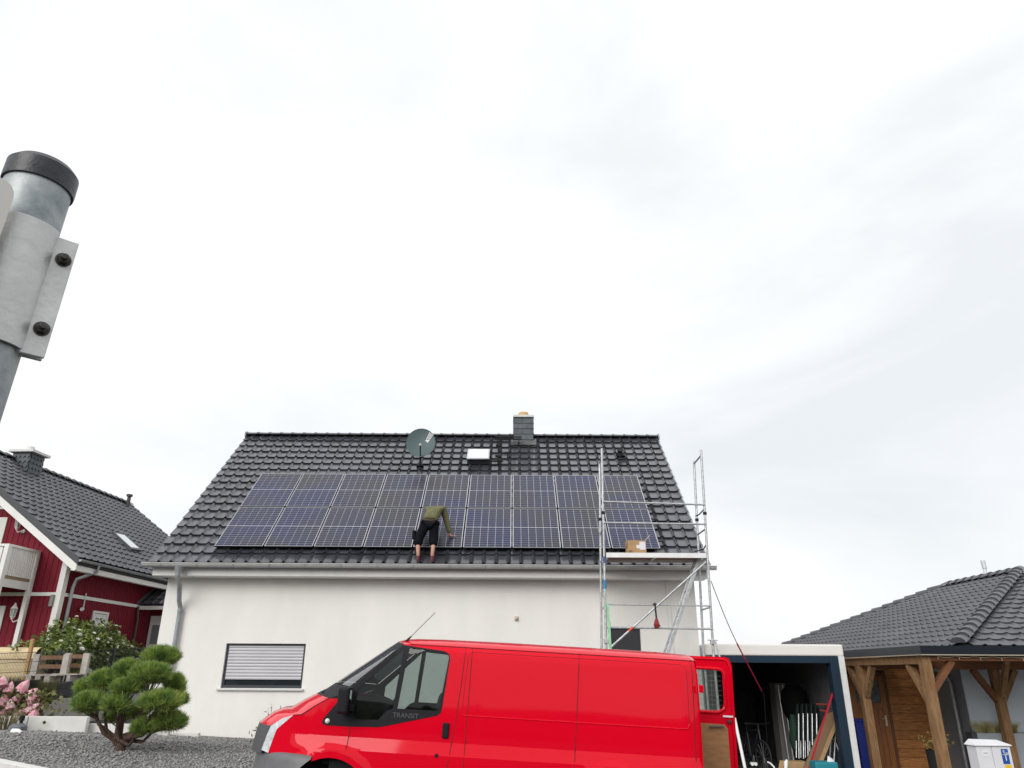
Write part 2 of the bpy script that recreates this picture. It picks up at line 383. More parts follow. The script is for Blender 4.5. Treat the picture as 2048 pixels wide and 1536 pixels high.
V, F = inst(tv, np.array(quads), rest)
raw('roof_tiles', V, F, tile_dark, roof, smooth=.75, kind='stuff')
# ridge tiles
nrt = 36; rl = W/nrt
mb = MB(); k = 9
for xx, rr in ((-.02, .125), (.05, .125), (.052, .11), (rl+.02, .103)):
    for i in range(k):
        a = math.pi*(.06+.88*i/(k-1)); mb.v.append((xx, -rr*math.cos(a), rr*math.sin(a)*.85))
mb.f = [(j*k+i, j*k+i+1, (j+1)*k+i+1, (j+1)*k+i) for j in range(3) for i in range(k-1)]+[tuple(range(k))[::-1]]
rme = bpy.data.meshes.new('ridge_tile'); rme.from_pydata(mb.v, [], mb.f); rme.materials.append(tile_dark); rme.polygons.foreach_set('use_smooth', [True]*len(mb.f)); rme.set_sharp_from_angle(angle=.7)
for i in range(nrt):
    o = bpy.data.objects.new('ridge_tile', rme); col.objects.link(o); o.parent = roof; o.location = Vector((X0+i*rl, YR, ZR-.035))-OFF[house]
for sx, nm in ((-.01, 0), (W+.01, 0)):      # ridge end caps
    MB().lathe([(.02, -.02), (.11, -.02), (.11, .02), (.02, .02)], n=14, c=Vector((X0+sx, YR, ZR-.02)), M=Matrix.Rotation(R(90), 3, 'Y')).build('ridge_end_cap', zinc, roof)
# verge boards under the tile edge
for x in (X0+.03, X0+W-.03):
    mb = MB(); mb.beam(rp(0, .05, -.13)*1+Vector((x-X0, 0, 0)), Vector((x, YR, ZR-.13/cT)), .03, .16, up=NR); mb.build('verge_board', mat('verge_grey', (.10, .10, .105), .6), roof)
# soffit box, gutter, brackets
MB().box(X0+.08, X0+W-.08, Y0+.12, WY0-.002, Z0-.30, Z0-.105).build('soffit', white_trim, house, bevel=.008)
gut = MB(); k = 9; gy0, gz0, gr = Y0-.05, Z0-.055, .078
for x in (X0-.09, X0+W+.09):
    for i in range(k): a = math.pi*i/(k-1); gut.v.append((x, gy0-gr*math.cos(a), gz0-gr*math.sin(a)))
    for i in range(k): a = math.pi*i/(k-1); gut.v.append((x, gy0-(gr-.006)*math.cos(a), gz0-(gr-.006)*math.sin(a)))
gut.f = [(i, i+1, 2*k+i+1, 2*k+i) for i in range(k-1)]+[(k+i+1, k+i, 3*k+i, 3*k+i+1) for i in range(k-1)]+[tuple(range(k)), tuple(range(2*k, 3*k))[::-1]]
gut.tube([(X0-.09, gy0-gr, gz0+.004), (X0+W+.09, gy0-gr, gz0+.004)], .011, 8)
gutter = gut.build('gutter', mat('zinc_pale', (.46, .46, .45), .45, .1, var=.12, vscale=5), house, smooth=.7)
for i in range(16):
    x = X0+.35+i*.81
    mb = MB(); mb.tube([(x, gy0-(gr+.004)*math.cos(math.pi*j/8), gz0-(gr+.004)*math.sin(math.pi*j/8)) for j in range(9)], .009, 5); mb.build('gutter_bracket', zinc, gutter, smooth=1)
# downpipe with swan neck on the left
a = atY(357, 1140, gy0); b = atY(364, 1196, WY0-.09); c_ = atY(346, 1300, WY0-.09); e_ = Vector((b.x+.02, WY0-.09, -.2))
dp = MB(); dp.lathe([(.10, .05), (.085, -.03), (.055, -.12), (.055, -.16)], c=(a.x, gy0, Z0-.15), n=14)
dp.tube([(a.x, gy0, Z0-.27), (a.x, gy0+.01, Z0-.36), (a.x+.03, gy0+.12, Z0-.50), (b.x-.02, WY0-.17, Z0-.82), (b.x, WY0-.09, Z0-.98), (b.x+.005, WY0-.09, Z0-1.2), e_], .052, 14)
for z in (Z0-1.06, 1.6): dp.tube([(b.x+.005, WY0-.09, z), (b.x+.005, WY0-.09, z+.07)], .060, 14)
dp.build('downpipe', zinc, house, smooth=.6)
# window with lowered roller shutter
fr = MB()
for (x0, x1, z0, z1) in ((-6.39, -6.34, 1.37, 2.30), (-4.65, -4.60, 1.37, 2.30), (-6.34, -4.65, 2.25, 2.30), (-6.34, -4.65, 1.37, 1.43)): fr.box(x0, x1, WY0+.06, WY0+.12, z0, z1)
wnd = fr.build('window_frame', mat('anthracite', (.035, .038, .045), .4), house)
MB().box(-6.34, -4.65, WY0+.10, WY0+.11, 1.43, 2.25).build('pane', mat('dark_pane', (.02, .024, .03), .06, coat=.3), wnd)
shut_m = mat('shutter_grey', (.50, .49, .52), .45, var=.04)
z = 1.545; i = 0
while z < 2.29:
    mb = MB(); h = .0665
    mb.prism([(0, 0), (-.012, .008), (-.016, h*.5), (-.010, h*.88), (0, h*.97)], lambda p, q, d, z=z: (d, WY0+.075+p, z+q), -6.335, -4.655); mb.build('shutter_slat', shut_m, wnd); z += h; i += 1
MB().box(-6.46, -4.55, WY0-.06, WY0+.08, 1.325, 1.365).build('sill', mat('sill_alu', (.6, .6, .59), .5), wnd, bevel=.004)
fr = MB(); fr.box(2.275, 2.935, WY0+.05, WY0+.11, 1.30, 2.665); wnd2 = fr.build('window_panel', mat('panel_anthracite', (.028, .027, .033), .45), house)
# trunking, sensor, plinth strip
a = atY(1334, 1160, WY0); MB().box(a.x-.04, a.x+.04, WY0-.035, WY0-.002, .2, Z0-.31).build('cable_trunking', white_trim, house, bevel=.004)
a = atY(1033, 1237, WY0); s_ = MB(); s_.lathe([(.03, 0), (.034, .02), (.028, .06), (.012, .075)], c=(a.x, WY0-.01, a.z), n=12, M=Matrix.Rotation(R(90), 3, 'X')); s_.box(a.x-.045, a.x+.045, WY0-.025, WY0-.002, a.z-.05, a.z+.05); s_.build('motion_sensor', mat('cream', (.55, .48, .38), .5), house, smooth=.6)
MB().box(WX1-.001, WX1+.04, WY0+.001, WY0+.2, .2, 2.25).build('corner_bead', zinc, house)

# chimney clad in slates
ca = roof_px(1028, 883); cb = roof_px(1066, 883); cw = cb.x-ca.x; cy0 = ca.y-.02; ct = atY(1046, 835, cy0).z
chim = MB().box(ca.x, cb.x, cy0, cy0+.55, ZR-1.2, ct).build('chimney', slate, house)
rows = 5; zb = ca.z-.1; rh = (ct-zb)/rows
for r in range(rows):
    x = ca.x-.012-(r % 2)*.13
    while x < cb.x+.01:
        x0 = max(x, ca.x-.012); x1 = min(x+.27, cb.x+.012)
        if x1-x0 > .03:
            MB().add([(x0, cy0-.030, zb+r*rh-.02), (x1-.006, cy0-.030, zb+r*rh-.02+random.uniform(0, .012)), (x1-.006, cy0-.012, zb+(r+1)*rh), (x0, cy0-.012, zb+(r+1)*rh), (x0, cy0-.018, zb+r*rh-.02), (x1-.006, cy0-.018, zb+r*rh-.02)],
                     [(0, 1, 2, 3), (4, 5, 1, 0), (1, 5, 2), (0, 3, 4)]).build('slate', slate, chim)
        x += .27
    for sx, xx in ((-1, ca.x), (1, cb.x)):
        for q in range(2):
            y0 = cy0+q*.275; MB().add([(xx+sx*.026, y0, zb+r*rh-.02), (xx+sx*.026, y0+.27, zb+r*rh-.02), (xx+sx*.008, y0+.27, zb+(r+1)*rh), (xx+sx*.008, y0, zb+(r+1)*rh), (xx+sx*.012, y0, zb+r*rh-.02), (xx+sx*.012, y0+.27, zb+r*rh-.02)],
                                      [(0, 1, 2, 3), (4, 5, 1, 0)]).build('slate', slate, chim)
MB().box(ca.x-.03, cb.x+.03, cy0-.06, cy0+.6, ct+.002, ct+.075).build('cap', concrete_pale, chim, bevel=.006)
MB().lathe([(.16, 0), (.16, .14), (.13, .17), (.11, .175), (.11, .05)], c=((ca.x+cb.x)/2, cy0+.27, ct+.076), n=16).build('flue', mat('clay', (.55, .36, .16), .7), chim, smooth=.6)
MB().add([tuple(rp(ca.x-X0-.1, us(ca)[1]-.25, .018)), tuple(rp(cb.x-X0+.1, us(ca)[1]-.25, .018)), tuple(rp(cb.x-X0+.1, us(ca)[1]+.1, .05)), tuple(rp(ca.x-X0-.1, us(ca)[1]+.1, .05))], [(0, 1, 2, 3)]).build('flashing', mat('lead', (.10, .10, .105), .5), chim)

# roof hatch: frame and raised pane
p1 = roof_px(937, 926, .02); p2 = roof_px(975, 926, .02); u0, s0 = us(p1); u1 = us(p2)[0]
hm = MB()
for (a0, a1, b0, b1) in ((u0-.04, u0+.03, s0, s0+.66), (u1-.03, u1+.04, s0, s0+.66), (u0+.03, u1-.03, s0, s0+.06), (u0+.03, u1-.03, s0+.6, s0+.66)):
    hm.add([rp(a, b, n) for n in (-.02, .10) for a, b in ((a0, b0), (a1, b0), (a1, b1), (a0, b1))], [(3, 2, 1, 0), (4, 5, 6, 7), (0, 1, 5, 4), (1, 2, 6, 5), (2, 3, 7, 6), (3, 0, 4, 7)])
hatch = hm.build('roof_hatch', mat('hatch_dark', (.05, .05, .055), .45, .3), house)
tilt = R(3.5)
def hp(u, q, n): return rp(u, s0+.66-q*math.cos(tilt), .11+q*math.sin(tilt)+n)
mb = MB(); lid = [(u0-.05, 0), (u1+.05, 0), (u1+.05, .70), (u0-.05, .70)]
mb.add([hp(u, q, n) for n in (0, .03) for u, q in lid], [(3, 2, 1, 0), (4, 5, 6, 7), (0, 1, 5, 4), (1, 2, 6, 5), (2, 3, 7, 6), (3, 0, 4, 7)]); mb.build('lid_frame', alu, hatch)
mb = MB(); lid = [(u0-.015, .04), (u1+.015, .04), (u1+.015, .665), (u0-.015, .665)]
mb.add([hp(u, q, .034) for u, q in lid], [(0, 3, 2, 1)]); mb.build('pane', mat('sky_reflection_pane', (.66, .67, .66), .12, coat=.4), hatch)  # whitish base colour stands in for the sky reflected in the pane
# chimney sweep's steps and treads
def tread(px0, px1, py, depth, name='roof_step'):
    a = roof_px(px0, py, .05); b = roof_px(px1, py, .05); ua, sa = us(a); ub = us(b)[0]; z = a.z+.06; y = a.y-.05
    mb = MB(); mb.box(X0+ua, X0+ub, y-depth, y-depth+.02, z, z+.035); mb.box(X0+ua, X0+ub, y-.02, y, z, z+.035)
    nb = max(3, int((ub-ua)/.035))
    for i in range(nb+1):
        x = X0+ua+(ub-ua)*i/nb; mb.box(x-.004, x+.004, y-depth+.02, y-.02, z+.006, z+.03)
    for x in ([X0+ua+.08, X0+ub-.08] if ub-ua > .4 else [X0+(ua+ub)/2]):
        base = rp(x-X0, sa-.22, .03); mb.beam((x, y-depth+.03, z), base, .03, .012, up=(1, 0, 0)); mb.beam((x, y-.02, z), rp(x-X0, sa+.02, .02), .03, .012, up=(1, 0, 0)); mb.beam(base, rp(x-X0, sa+.25, .03), .04, .008, up=NR)
    return mb.build(name, black_metal, house)
tread(990, 1043, 884, .25); tread(974, 1006, 929, .22); tread(992, 1002, 898, .14); tread(1010, 1020, 913, .14); tread(991, 1001, 920, .14)
# vent hood, right of the chimney
a = roof_px(1240, 912); vm = MB(); vm.tube([a-Vector((0, 0, .05)), a+Vector((0, -.02, .10)), a+Vector((0, -.09, .16))], [.075, .075, .085], 12); vm.box(a.x-.13, a.x+.13, a.y-.1, a.y+.1, a.z-.02, a.z+.012); vm.build('vent_hood', black_metal, house, smooth=.6)

# ================================================================== SATELLITE DISH
base = roof_px(840, 931, .02); dish = thing('satellite_dish', base, 'round grey satellite dish standing on the roof above the solar panels', 'satellite dish')
dc = atY(842, 888, base.y-.42); dr = .405
ax = Vector((.03, -.985, .17)).normalized(); Md = ax.to_track_quat('Z', 'Y').to_matrix() @ Matrix.Diagonal((1, 1.08, 1))
dm = MB(); prof = [(0.001, 0)]+[(dr*t, .09*t*t) for t in (.15, .3, .45, .6, .75, .9, 1)]+[(dr+.006, .095), (dr, .085)]+[(dr*t, .09*t*t-.012) for t in (.9, .6, .3)]+[(.001, -.012)]
dm.lathe(prof, c=dc, n=40, M=Md); refl = dm.build('reflector', mat('dish_grey', (.085, .125, .13), .5, var=.06, spec=.25), dish, smooth=.7)
mast = base+Vector((0, 0, .45)); mm = MB(); mm.tube([base-Vector((0, 0, .1)), mast+Vector((0, 0, .25))], .028, 10); mm.build('mast', black_metal, dish, smooth=1)
mm = MB(); mm.tube([mast+Vector((0, 0, .05)), dc-ax*.03], .03, 8); mm.lathe([(.11, 0), (.10, .05), (.045, .12), (.03, .16)], c=base-Vector((0, 0, .03)), n=14); mm.build('mast_boot', black_metal, dish, smooth=.8)
lo = dc+Md @ Vector((0, -dr*.98, .1)); lo = dc+Vector((0.0, 0, -dr*.96))+ax*.1; lnb = atY(840.5, 889, lo.y-.42)
mm = MB(); mm.beam(lo+Vector((0, .1, -.06)), lnb-Vector((0, -.02, .03)), .032, .032); mm.build('feed_arm', black_metal, dish)
mm = MB(); mm.tube([lnb+Vector((0, -.04, -.01)), lnb+Vector((0, .08, .03))], [.035, .028], 10); mm.build('lnb', mat('lnb_cream', (.6, .55, .42), .5), dish, smooth=.8)
lg = MB()                                   # printed mark: four slanted bars and a dot cluster
def dpt(u, v): r2 = (u*u+v*v)/dr/dr; return dc+Md @ Vector((u, v, .09*r2+.004))
sx = 1 if (Md @ Vector((1, 0, 0))).x > 0 else -1; sy = 1 if (Md @ Vector((0, 1, 0))).z > 0 else -1
for i in range(4):
    u = .135+i*.034; lg.add([dpt(sx*a, sy*b) for a, b in ((u, .12), (u+.018, .12), (u+.108, .305-i*.02), (u+.09, .305-i*.02))], [(0, 1, 2, 3)])
for du, dv, w_ in ((.12, .075, .03), (.155, .06, .035), (.20, .085, .025), (.17, .035, .02)): lg.add([dpt(sx*(du+a*w_), sy*(dv+b*w_)) for a, b in ((0, 0), (1.6, 0), (1.4, 1), (.1, 1))], [(0, 1, 2, 3)])
lg.build('printed_mark', white_plastic, refl)

# ================================================================== SOLAR PANELS
def cell_mat():
    m = bpy.data.materials.new('solar_cell'); m.use_nodes = True; t = m.node_tree; N = t.nodes; b = N['Principled BSDF']
    tcn = N.new('ShaderNodeTexCoord'); sp = N.new('ShaderNodeSeparateXYZ'); t.links.new(tcn.outputs['Object'], sp.inputs[0])
    md = N.new('ShaderNodeMath'); md.operation = 'PINGPONG'; md.inputs[1].default_value = .0455; t.links.new(sp.outputs['Y'], md.inputs[0])
    lt = N.new('ShaderNodeMath'); lt.operation = 'LESS_THAN'; lt.inputs[1].default_value = .0032; t.links.new(md.outputs[0], lt.inputs[0])
    nz_ = N.new('ShaderNodeTexNoise'); nz_.inputs['Scale'].default_value = .6; g = N.new('ShaderNodeNewGeometry'); t.links.new(g.outputs['Position'], nz_.inputs['Vector'])
    rr = N.new('ShaderNodeValToRGB'); rr.color_ramp.elements[0].position = .38; rr.color_ramp.elements[1].position = .62
    rr.color_ramp.elements[0].color = (.026, .025, .033, 1); rr.color_ramp.elements[1].color = (.016, .021, .066, 1); t.links.new(nz_.outputs['Fac'], rr.inputs[0])
    mxn = N.new('ShaderNodeMix'); mxn.data_type = 'RGBA'; t.links.new(lt.outputs[0], mxn.inputs['Factor']); t.links.new(rr.outputs[0], mxn.inputs['A']); mxn.inputs['B'].default_value = (.34, .34, .36, 1)
    t.links.new(mxn.outputs['Result'], b.inputs['Base Color']); b.inputs['Roughness'].default_value = .22; b.inputs['Specular IOR Level'].default_value = .32; return m
cellm = cell_mat(); frame_m = mat('panel_frame', (.42, .43, .45), .45, .2); back_m = mat('panel_back', (.56, .57, .61), .3); gap_shade_m = black_metal
def make_panel():
    root = thing('solar_panel', (0, 0, 0), '', 'solar panel', 'solar panels on the white house roof', local=True)
    f = MB(); t = .011; k_ = MB()
    for (x0, x1, y0, y1) in ((0, t, 0, PHT), (PWD-t, PWD, 0, PHT), (t, PWD-t, 0, t), (t, PWD-t, PHT-t, PHT)): f.box(x0, x1, y0, y1, -.004, .002); k_.box(x0+.001, x1-.001, y0+.001, y1-.001, -.038, -.0042)
    f.build('frame', frame_m, root); k_.build('shade_skirt', gap_shade_m, root)  # skirts are black to put the shade between panels into their colour
    MB().box(t, PWD-t, t, PHT-t, -.03, -.006).build('backsheet', back_m, root)
    cw_ = (PWD-2*t-.012)/6; ch = (PHT-2*t-.010-.016)/2
    for yy_ in (.38, 1.34): MB().box(-.028, -.002, yy_-.03, yy_+.03, -.03, .004).build('clamp', black_metal, root)
    cme = None
    for j in range(2):
        for i in range(6):
            if cme is None:
                o = MB().box(.004, cw_-.004, 0, ch, -.0055, -.002).build('cell_column', cellm, root); cme = o.data
            else: o = bpy.data.objects.new('cell_column', cme); col.objects.link(o); o.parent = root; OFF[o] = Vector()
            o.location = (t+.006+i*cw_, t+.005+j*(ch+.016), 0)
    return root
ordn = ['first', 'second', 'third', 'fourth', 'fifth', 'sixth', 'seventh', 'eighth', 'ninth']
proto = make_panel(); first = True
for r in range(2):
    for c in range(9):
        o = proto if first else copy_tree(proto); first = False
        o.location = rp(PX0+c*PGW, PS0+r*PGH, PN); o.rotation_euler = rrot
        o['label'] = 'framed solar panel in the %s row on the roof, %s from the left' % ('lower' if r == 0 else 'upper', ordn[c])
# mounting rails under the panels
for r in range(2):
    for q, s in enumerate((.38, 1.34)):
        mb = MB(); s1 = PS0+r*PGH+s; mb.beam(rp(PX0-.06, s1, PN-.055), rp(PX0+9*PGW+.09, s1, PN-.055), .04, .036, up=NR)
        solid('mounting_rail', mb, mat('rail_dark', (.05, .05, .055), .5, .3), 'aluminium mounting rail under the %s row of solar panels, %s one' % (('lower', 'upper')[r], ('lower', 'upper')[q]), 'rail', 'mounting rails under the panels')
# ================================================================== RED VAN
VROOT = Vector((-.431, 9.48, ground_z(-.431))); VTILT = math.atan(.05)
van = thing('delivery_van', VROOT, 'bright red delivery van parked before the white house, its rear door open', 'van', rot=(0, VTILT, 0), local=True)
VM = (Matrix.Translation(VROOT) @ Matrix.Rotation(VTILT, 4, 'Y')).inverted()
van_red = mat('van_red', (.66, .0004, .015), .05, spec=.25)
trim_black = mat('trim_black', (.010, .010, .013), .55, var=.1, vscale=20, spec=.2)
bumper_grey = mat('bumper_grey', (.13, .13, .135), .5, var=.1, vscale=8)
seam_m = mat('seam', (.05, .002, .004), .8)
car_glass = glass('car_glass', (.50, .57, .55))
def rs_open(pts, step):
    out = []
    for a, b in zip(pts[:-1], pts[1:]):
        k = max(1, int(math.hypot(b[0]-a[0], b[1]-a[1])/step)); out += [(a[0]+(b[0]-a[0])*t/k, a[1]+(b[1]-a[1])*t/k) for t in range(k)]
    return out+[pts[-1]]
def sm(a, b, x): t = max(0, min(1, (x-a)/(b-a))); return t*t*(3-2*t)
def rrect(x, z, x0, x1, z0, z1, r):        # signed distance, inside positive
    cx, cz = (x0+x1)/2, (z0+z1)/2; dx = abs(x-cx)-(x1-x0)/2+r; dz = abs(z-cz)-(z1-z0)/2+r
    return r-(math.hypot(max(dx, 0), max(dz, 0))+min(max(dx, dz), 0))
def ys(x, z, detail=False):
    y = .985-.034*max(0, min(1, (z-.862)/.125))*(1-sm(-1.8, -2.0, x))-.075*max(0, (z-1.0)/.95)**1.5-.03*sm(.6, .3, z)
    if z > 1.84: y -= .035*((z-1.84)/.105)**2
    if x < -1.55: y -= .40*((-1.55-x)/.9)**2
    if x > 2.2: y -= .05*((x-2.2)/.2)**2
    if detail:
        for wx in (-1.4665, 1.4665):
            d = math.hypot(x-wx, z-.335); y += .022*sm(.60, .50, d)*(z > .3)
    return y
def V(px, py):
    y = .98
    for _ in range(6):
        p = VM @ atY(px, py, VROOT.y-y); y = ys(p.x, p.z)
    return (p.x, p.z)
def VA(x, y): return V(500+x*.2197, 1210+y*.2197)
def VB(x, y): return V(880+x*.29297, 1230+y*.29297)
def side(sgn, d=0, detail=False): return lambda x, z: (x, sgn*(ys(x, z, detail)+d), z)
def arch(cx, r, a0, a1, n=14): return [(cx+r*math.cos(a0+(a1-a0)*i/n), .335+r*math.sin(a0+(a1-a0)*i/n)) for i in range(n+1)]
trim_out = [VA(*p) for p in ((1385, 364), (1445, 370), (1770, 420), (1812, 445), (1822, 480), (1748, 940), (1735, 985), (1700, 1008), (1215, 1106), (1160, 1112), (860, 1105), (690, 1095), (662, 1082), (655, 1060), (672, 1030), (826, 848))]+[(-1.585, 1.345), (-1.43, 1.40), (-.87, 1.915), (-.84, 1.935), (-.80, 1.943)]
pane_front = [VA(*p) for p in ((1402, 402), (1300, 942), (1248, 962), (1165, 1045), (965, 1042), (942, 1012), (985, 770), (1010, 745))]
pane_rear = [VA(*p) for p in ((1452, 392), (1780, 432), (1806, 455), (1812, 482), (1722, 940), (1705, 965), (1345, 942))]
h_r = [VA(*p) for p in ((395, 1003), (300, 1028), (190, 1098), (150, 1190), (105, 1318), (165, 1345), (205, 1230), (245, 1130))]
low = .34
outline = [(2.40, .42), (2.415, .862), (2.415, .987), (2.40, 1.80), (2.37, 1.945), (-.775, 1.945)]+trim_out[0:16]+[(-1.585, 1.345), (-1.72, 1.262), (-1.86, 1.166)]
outline += [h_r[0], h_r[7], h_r[6], h_r[5], (-1.70, .775)]
outline += [(-1.4665-.44, .775) if 0 else (-1.66, .74)]+arch(-1.4665, .45, R(125), R(0), 12)+[(-1.0165, low), (1.0165, low)]+arch(1.4665, .45, R(180), R(0), 16)+[(1.93, low), (2.36, .38)]
for sgn in (-1, 1):
    o = sheet(outline, [], .045, side(sgn, 0, True), .05, .03, lines=[((-1.75, .862), (2.41, .862)), ((-1.75, .987), (2.41, .987))])
    bs = o.build('side_body', van_red, van, smooth=.16)
    t = sheet(trim_out, [pane_front, pane_rear], .05, side(sgn, .004)); tr = t.build('window_trim', trim_black, van, smooth=.6)
    for p in (pane_front, pane_rear): sheet(p, [], .12, side(sgn, -.004)).build('side_window', car_glass, tr, smooth=1)
    sheet(h_r, [], .05, side(sgn, .004)).build('headlight', mat('headlight', (.62, .64, .65), .12, coat=1, var=.35, vscale=14), van, smooth=1)
    # seams between doors and panels
    def seam(pts, w=.009, name='door_seam', m=seam_m, r=.0045):
        pp = rs_open(pts, .06)
        mbx = MB(); mbx.tube([(x, sgn*(ys(x, z, True)-.0015), z) for x, z in pp], r, 6); mbx.build(name, m, van, smooth=1)
    seam([(-1.315, 1.083), (-1.324, .80)]); seam([(-.158, 1.945), (-.175, 1.6), (-.205, 1.205), (-.257, .758), (-.30, .36)]); seam([(-.085, 1.945), (-.09, .36)])
    seam([(1.098, 1.945), (1.062, .832)]) ; seam([(2.335, 1.945), (2.335, .95)]); seam([(-.78, 1.938), (2.36, 1.938)], r=.006)
    rb_l = [(-.149, 1.30), (-.145, 1.262), (-.12, 1.255), (2.22, 1.255), (2.262, 1.262), (2.278, 1.30)]
    mbx = MB(); mbx.tube([(x, sgn*(ys(x, z, True)-.002), z) for x, z in rs_open(rb_l, .08)], .008, 8); mbx.build('swage_line', van_red, van, smooth=1)
    seam([(-.149, 1.30), (-.125, 1.85), (-.10, 1.885), (-.06, 1.893), (2.19, 1.893), (2.25, 1.88), (2.272, 1.83), (2.278, 1.30)], r=.0028, name='recess_edge_shade')  # dark line painted for the shade along the pressed recess, which has no relief
    # door handle, lock, side repeater
    hb = [VA(1757, 1078), VA(1810, 1072), VA(1806, 1205), VA(1762, 1212)]
    mbx = MB(); x0 = min(p[0] for p in hb); x1 = max(p[0] for p in hb); z0 = min(p[1] for p in hb); z1 = max(p[1] for p in hb); y = ys((x0+x1)/2, (z0+z1)/2)
    mbx.box(x0, x1, *sorted((sgn*(y-.01), sgn*(y+.028))), z0, z1); mbx.build('door_handle', trim_black, van, bevel=.012)
    p = VA(1697, 1372); MB().lathe([(.001, .008), (.016, .008), (.02, 0)], c=(p[0], sgn*ys(*p), p[1]), n=12, M=Matrix.Rotation(R(-90)*sgn, 3, 'X')).build('lock', trim_black, van, smooth=.6)
    p = VA(705, 1056); MB().lathe([(.001, .016), (.018, .012), (.026, 0)], c=(p[0], sgn*(ys(*p)+.004), p[1]), n=14, M=Matrix.Rotation(R(-90)*sgn, 3, 'X')).build('side_repeater', mat('repeater', (.75, .72, .66), .2, coat=.5), van, smooth=.8)
    # wing mirror
    a = VA(855, 738); b = VA(925, 998); mx0, mx1, mz0, mz1 = a[0], b[0], b[1]+.01, a[1]; yb = ys(mx1, mz0)
    mbx = MB(); mbx.box(mx0, mx1, *sorted((sgn*(yb+.04), sgn*(yb+.25))), mz0, mz1); mr = mbx.build('wing_mirror', trim_black, van, bevel=.03)
    MB().box(mx0+.02, mx1+.02, *sorted((sgn*(yb-.02), sgn*(yb+.06))), mz0+.02, mz0+.09).build('mirror_arm', trim_black, mr, bevel=.01)
    MB().add([(mx1+.002, sgn*(yb+.06), mz0+.03), (mx1+.002, sgn*(yb+.23), mz0+.03), (mx1+.002, sgn*(yb+.23), mz1-.03), (mx1+.002, sgn*(yb+.06), mz1-.03)], [(0, 1, 2, 3)]).build('mirror_glass', mat('mirror', (.8, .8, .8), .03, 1), mr)
    for wx in (-1.4665, 1.4665):            # wheels
        wy = sgn*.86; Mw = Matrix.Rotation(R(90), 3, 'X')
        ty = MB().lathe([(.20, -.10), (.27, -.108), (.325, -.095), (.335, -.06), (.335, .06), (.325, .095), (.27, .108), (.20, .10)], c=(wx, wy, .335), n=36, M=Mw).build('tyre', dark_rubber, van, smooth=.5)
        MB().lathe([(.02, .07), (.06, .085), (.12, .06), (.19, .095), (.205, .09), (.205, -.09), (.02, -.09)], c=(wx, wy, .335), n=30, M=Mw if sgn < 0 else Matrix.Rotation(R(-90), 3, 'X')).build('rim', alu, ty, smooth=.6)
        mbx = MB(); 
        n = 16
        for yy in (sgn*.97, sgn*.62):
            mbx.v += [(wx+.47*math.cos(math.pi*i/n), yy, .335+.47*math.sin(math.pi*i/n)) for i in range(n+1)]
        mbx.f = [(i, i+1, n+2+i, n+1+i) for i in range(n)]+[tuple(range(n+1, 2*n+2))]; mbx.build('wheel_well', dark_rubber, van)
# lettering embossed on the window trim
tm = text_mesh('TRANSIT', .066, .0025); a = VA(1300, 1005); b = VA(1535, 1008); tx = (a[0]+b[0])/2; tz = (a[1]+b[1])/2-.002
vx = np.array([v.co[:] for v in tm.vertices]); sc = (b[0]-a[0])/(vx[:, 0].max()-vx[:, 0].min())
for v in tm.vertices: xx = tx+v.co.x*sc; zz = tz+v.co.y; v.co = (xx, -(ys(xx, zz)+.005+v.co.z), zz)
finish('lettering', tm, mat('trim_relief', (.075, .075, .08), .3), van)
# roof, windscreen, bonnet, nose: lofted across
vp = [math.sin(t) for t in np.linspace(-math.pi/2, math.pi/2, 25)]
def cross(x, z, bul, crown, p, inset=0, pb=2.2):
    y = ys(x, z)-inset
    return [(x-bul*(1-abs(v)**pb), y*v, z+crown*(1-abs(v)**p)) for v in vp]
def loft(rows):
    mbx = MB(); n = len(vp)
    for r in rows: mbx.v += r
    mbx.f = [(j*n+i, j*n+i+1, (j+1)*n+i+1, (j+1)*n+i) for j in range(len(rows)-1) for i in range(n-1)]; return mbx
rows = [cross(x, 1.945, b, c, 5, 0, 3) for x, b, c in ((2.395, -.01, .0), (2.385, -.01, .05), (2.34, 0, .078), (2.0, 0, .085), (1.2, 0, .09), (.3, 0, .09), (-.4, 0, .085), (-.70, .03, .075))]+[cross(-.79, 1.942, .11, .065, 5, 0, 2.6), cross(-.848, 1.932, .17, .045, 5, 0, 2.2)]
loft(rows).build('roof', van_red, van, smooth=1.0)
rows = [cross(-.845+(-.585)*t, 1.93+(-.53)*t, .17+.20*t, .045*(1-t)+.02*t, 3, .0) for t in np.linspace(0.0, 1, 9)]
ws = loft(rows); n = len(vp)
fr_ = MB(); gl_ = MB(); fr_.v = list(ws.v); gl_.v = [(x-.004, y, z+.004) for x, y, z in ws.v]
for q in ws.f:
    i = q[0] % n; j = q[0]//n; (fr_ if (i < 2 or i > n-4 or j == 0 or j == 7) else gl_).f.append(q)
wsf = fr_.build('windscreen_surround', trim_black, van, smooth=1); gl_.build('windscreen', glass('screen_glass', (.5, .58, .55), refl=1.0, ior=2.3), wsf, smooth=1)
rows = [cross(-1.425, 1.402, .37, .02, 3), cross(-1.52, 1.37, .34, .02, 3), cross(-1.60, 1.338, .31, .015, 3)]; loft(rows).build('cowl', trim_black, van, smooth=1)
hx = h_r[0]
rows = [cross(-1.585, 1.345, .31, .025, 3), cross(-1.72, 1.262, .31, .035, 3.2), cross(-1.86, 1.166, .31, .04, 3.2), cross(hx[0], hx[1], .31, .04, 3.2), cross(h_r[1][0], h_r[1][1], .30, .03, 3), cross(h_r[2][0]-.01, h_r[2][1], .30, .0, 3)]
loft(rows).build('bonnet', van_red, van, smooth=1)
for sgn in (-1, 1):
    mbx = MB(); mbx.tube([(x, sgn*(ys(x, z)+.001), z+.002) for x, z in ((-1.585, 1.345), (-1.72, 1.262), (-1.86, 1.166), hx)], .005, 6); mbx.build('bonnet_seam', seam_m, van)
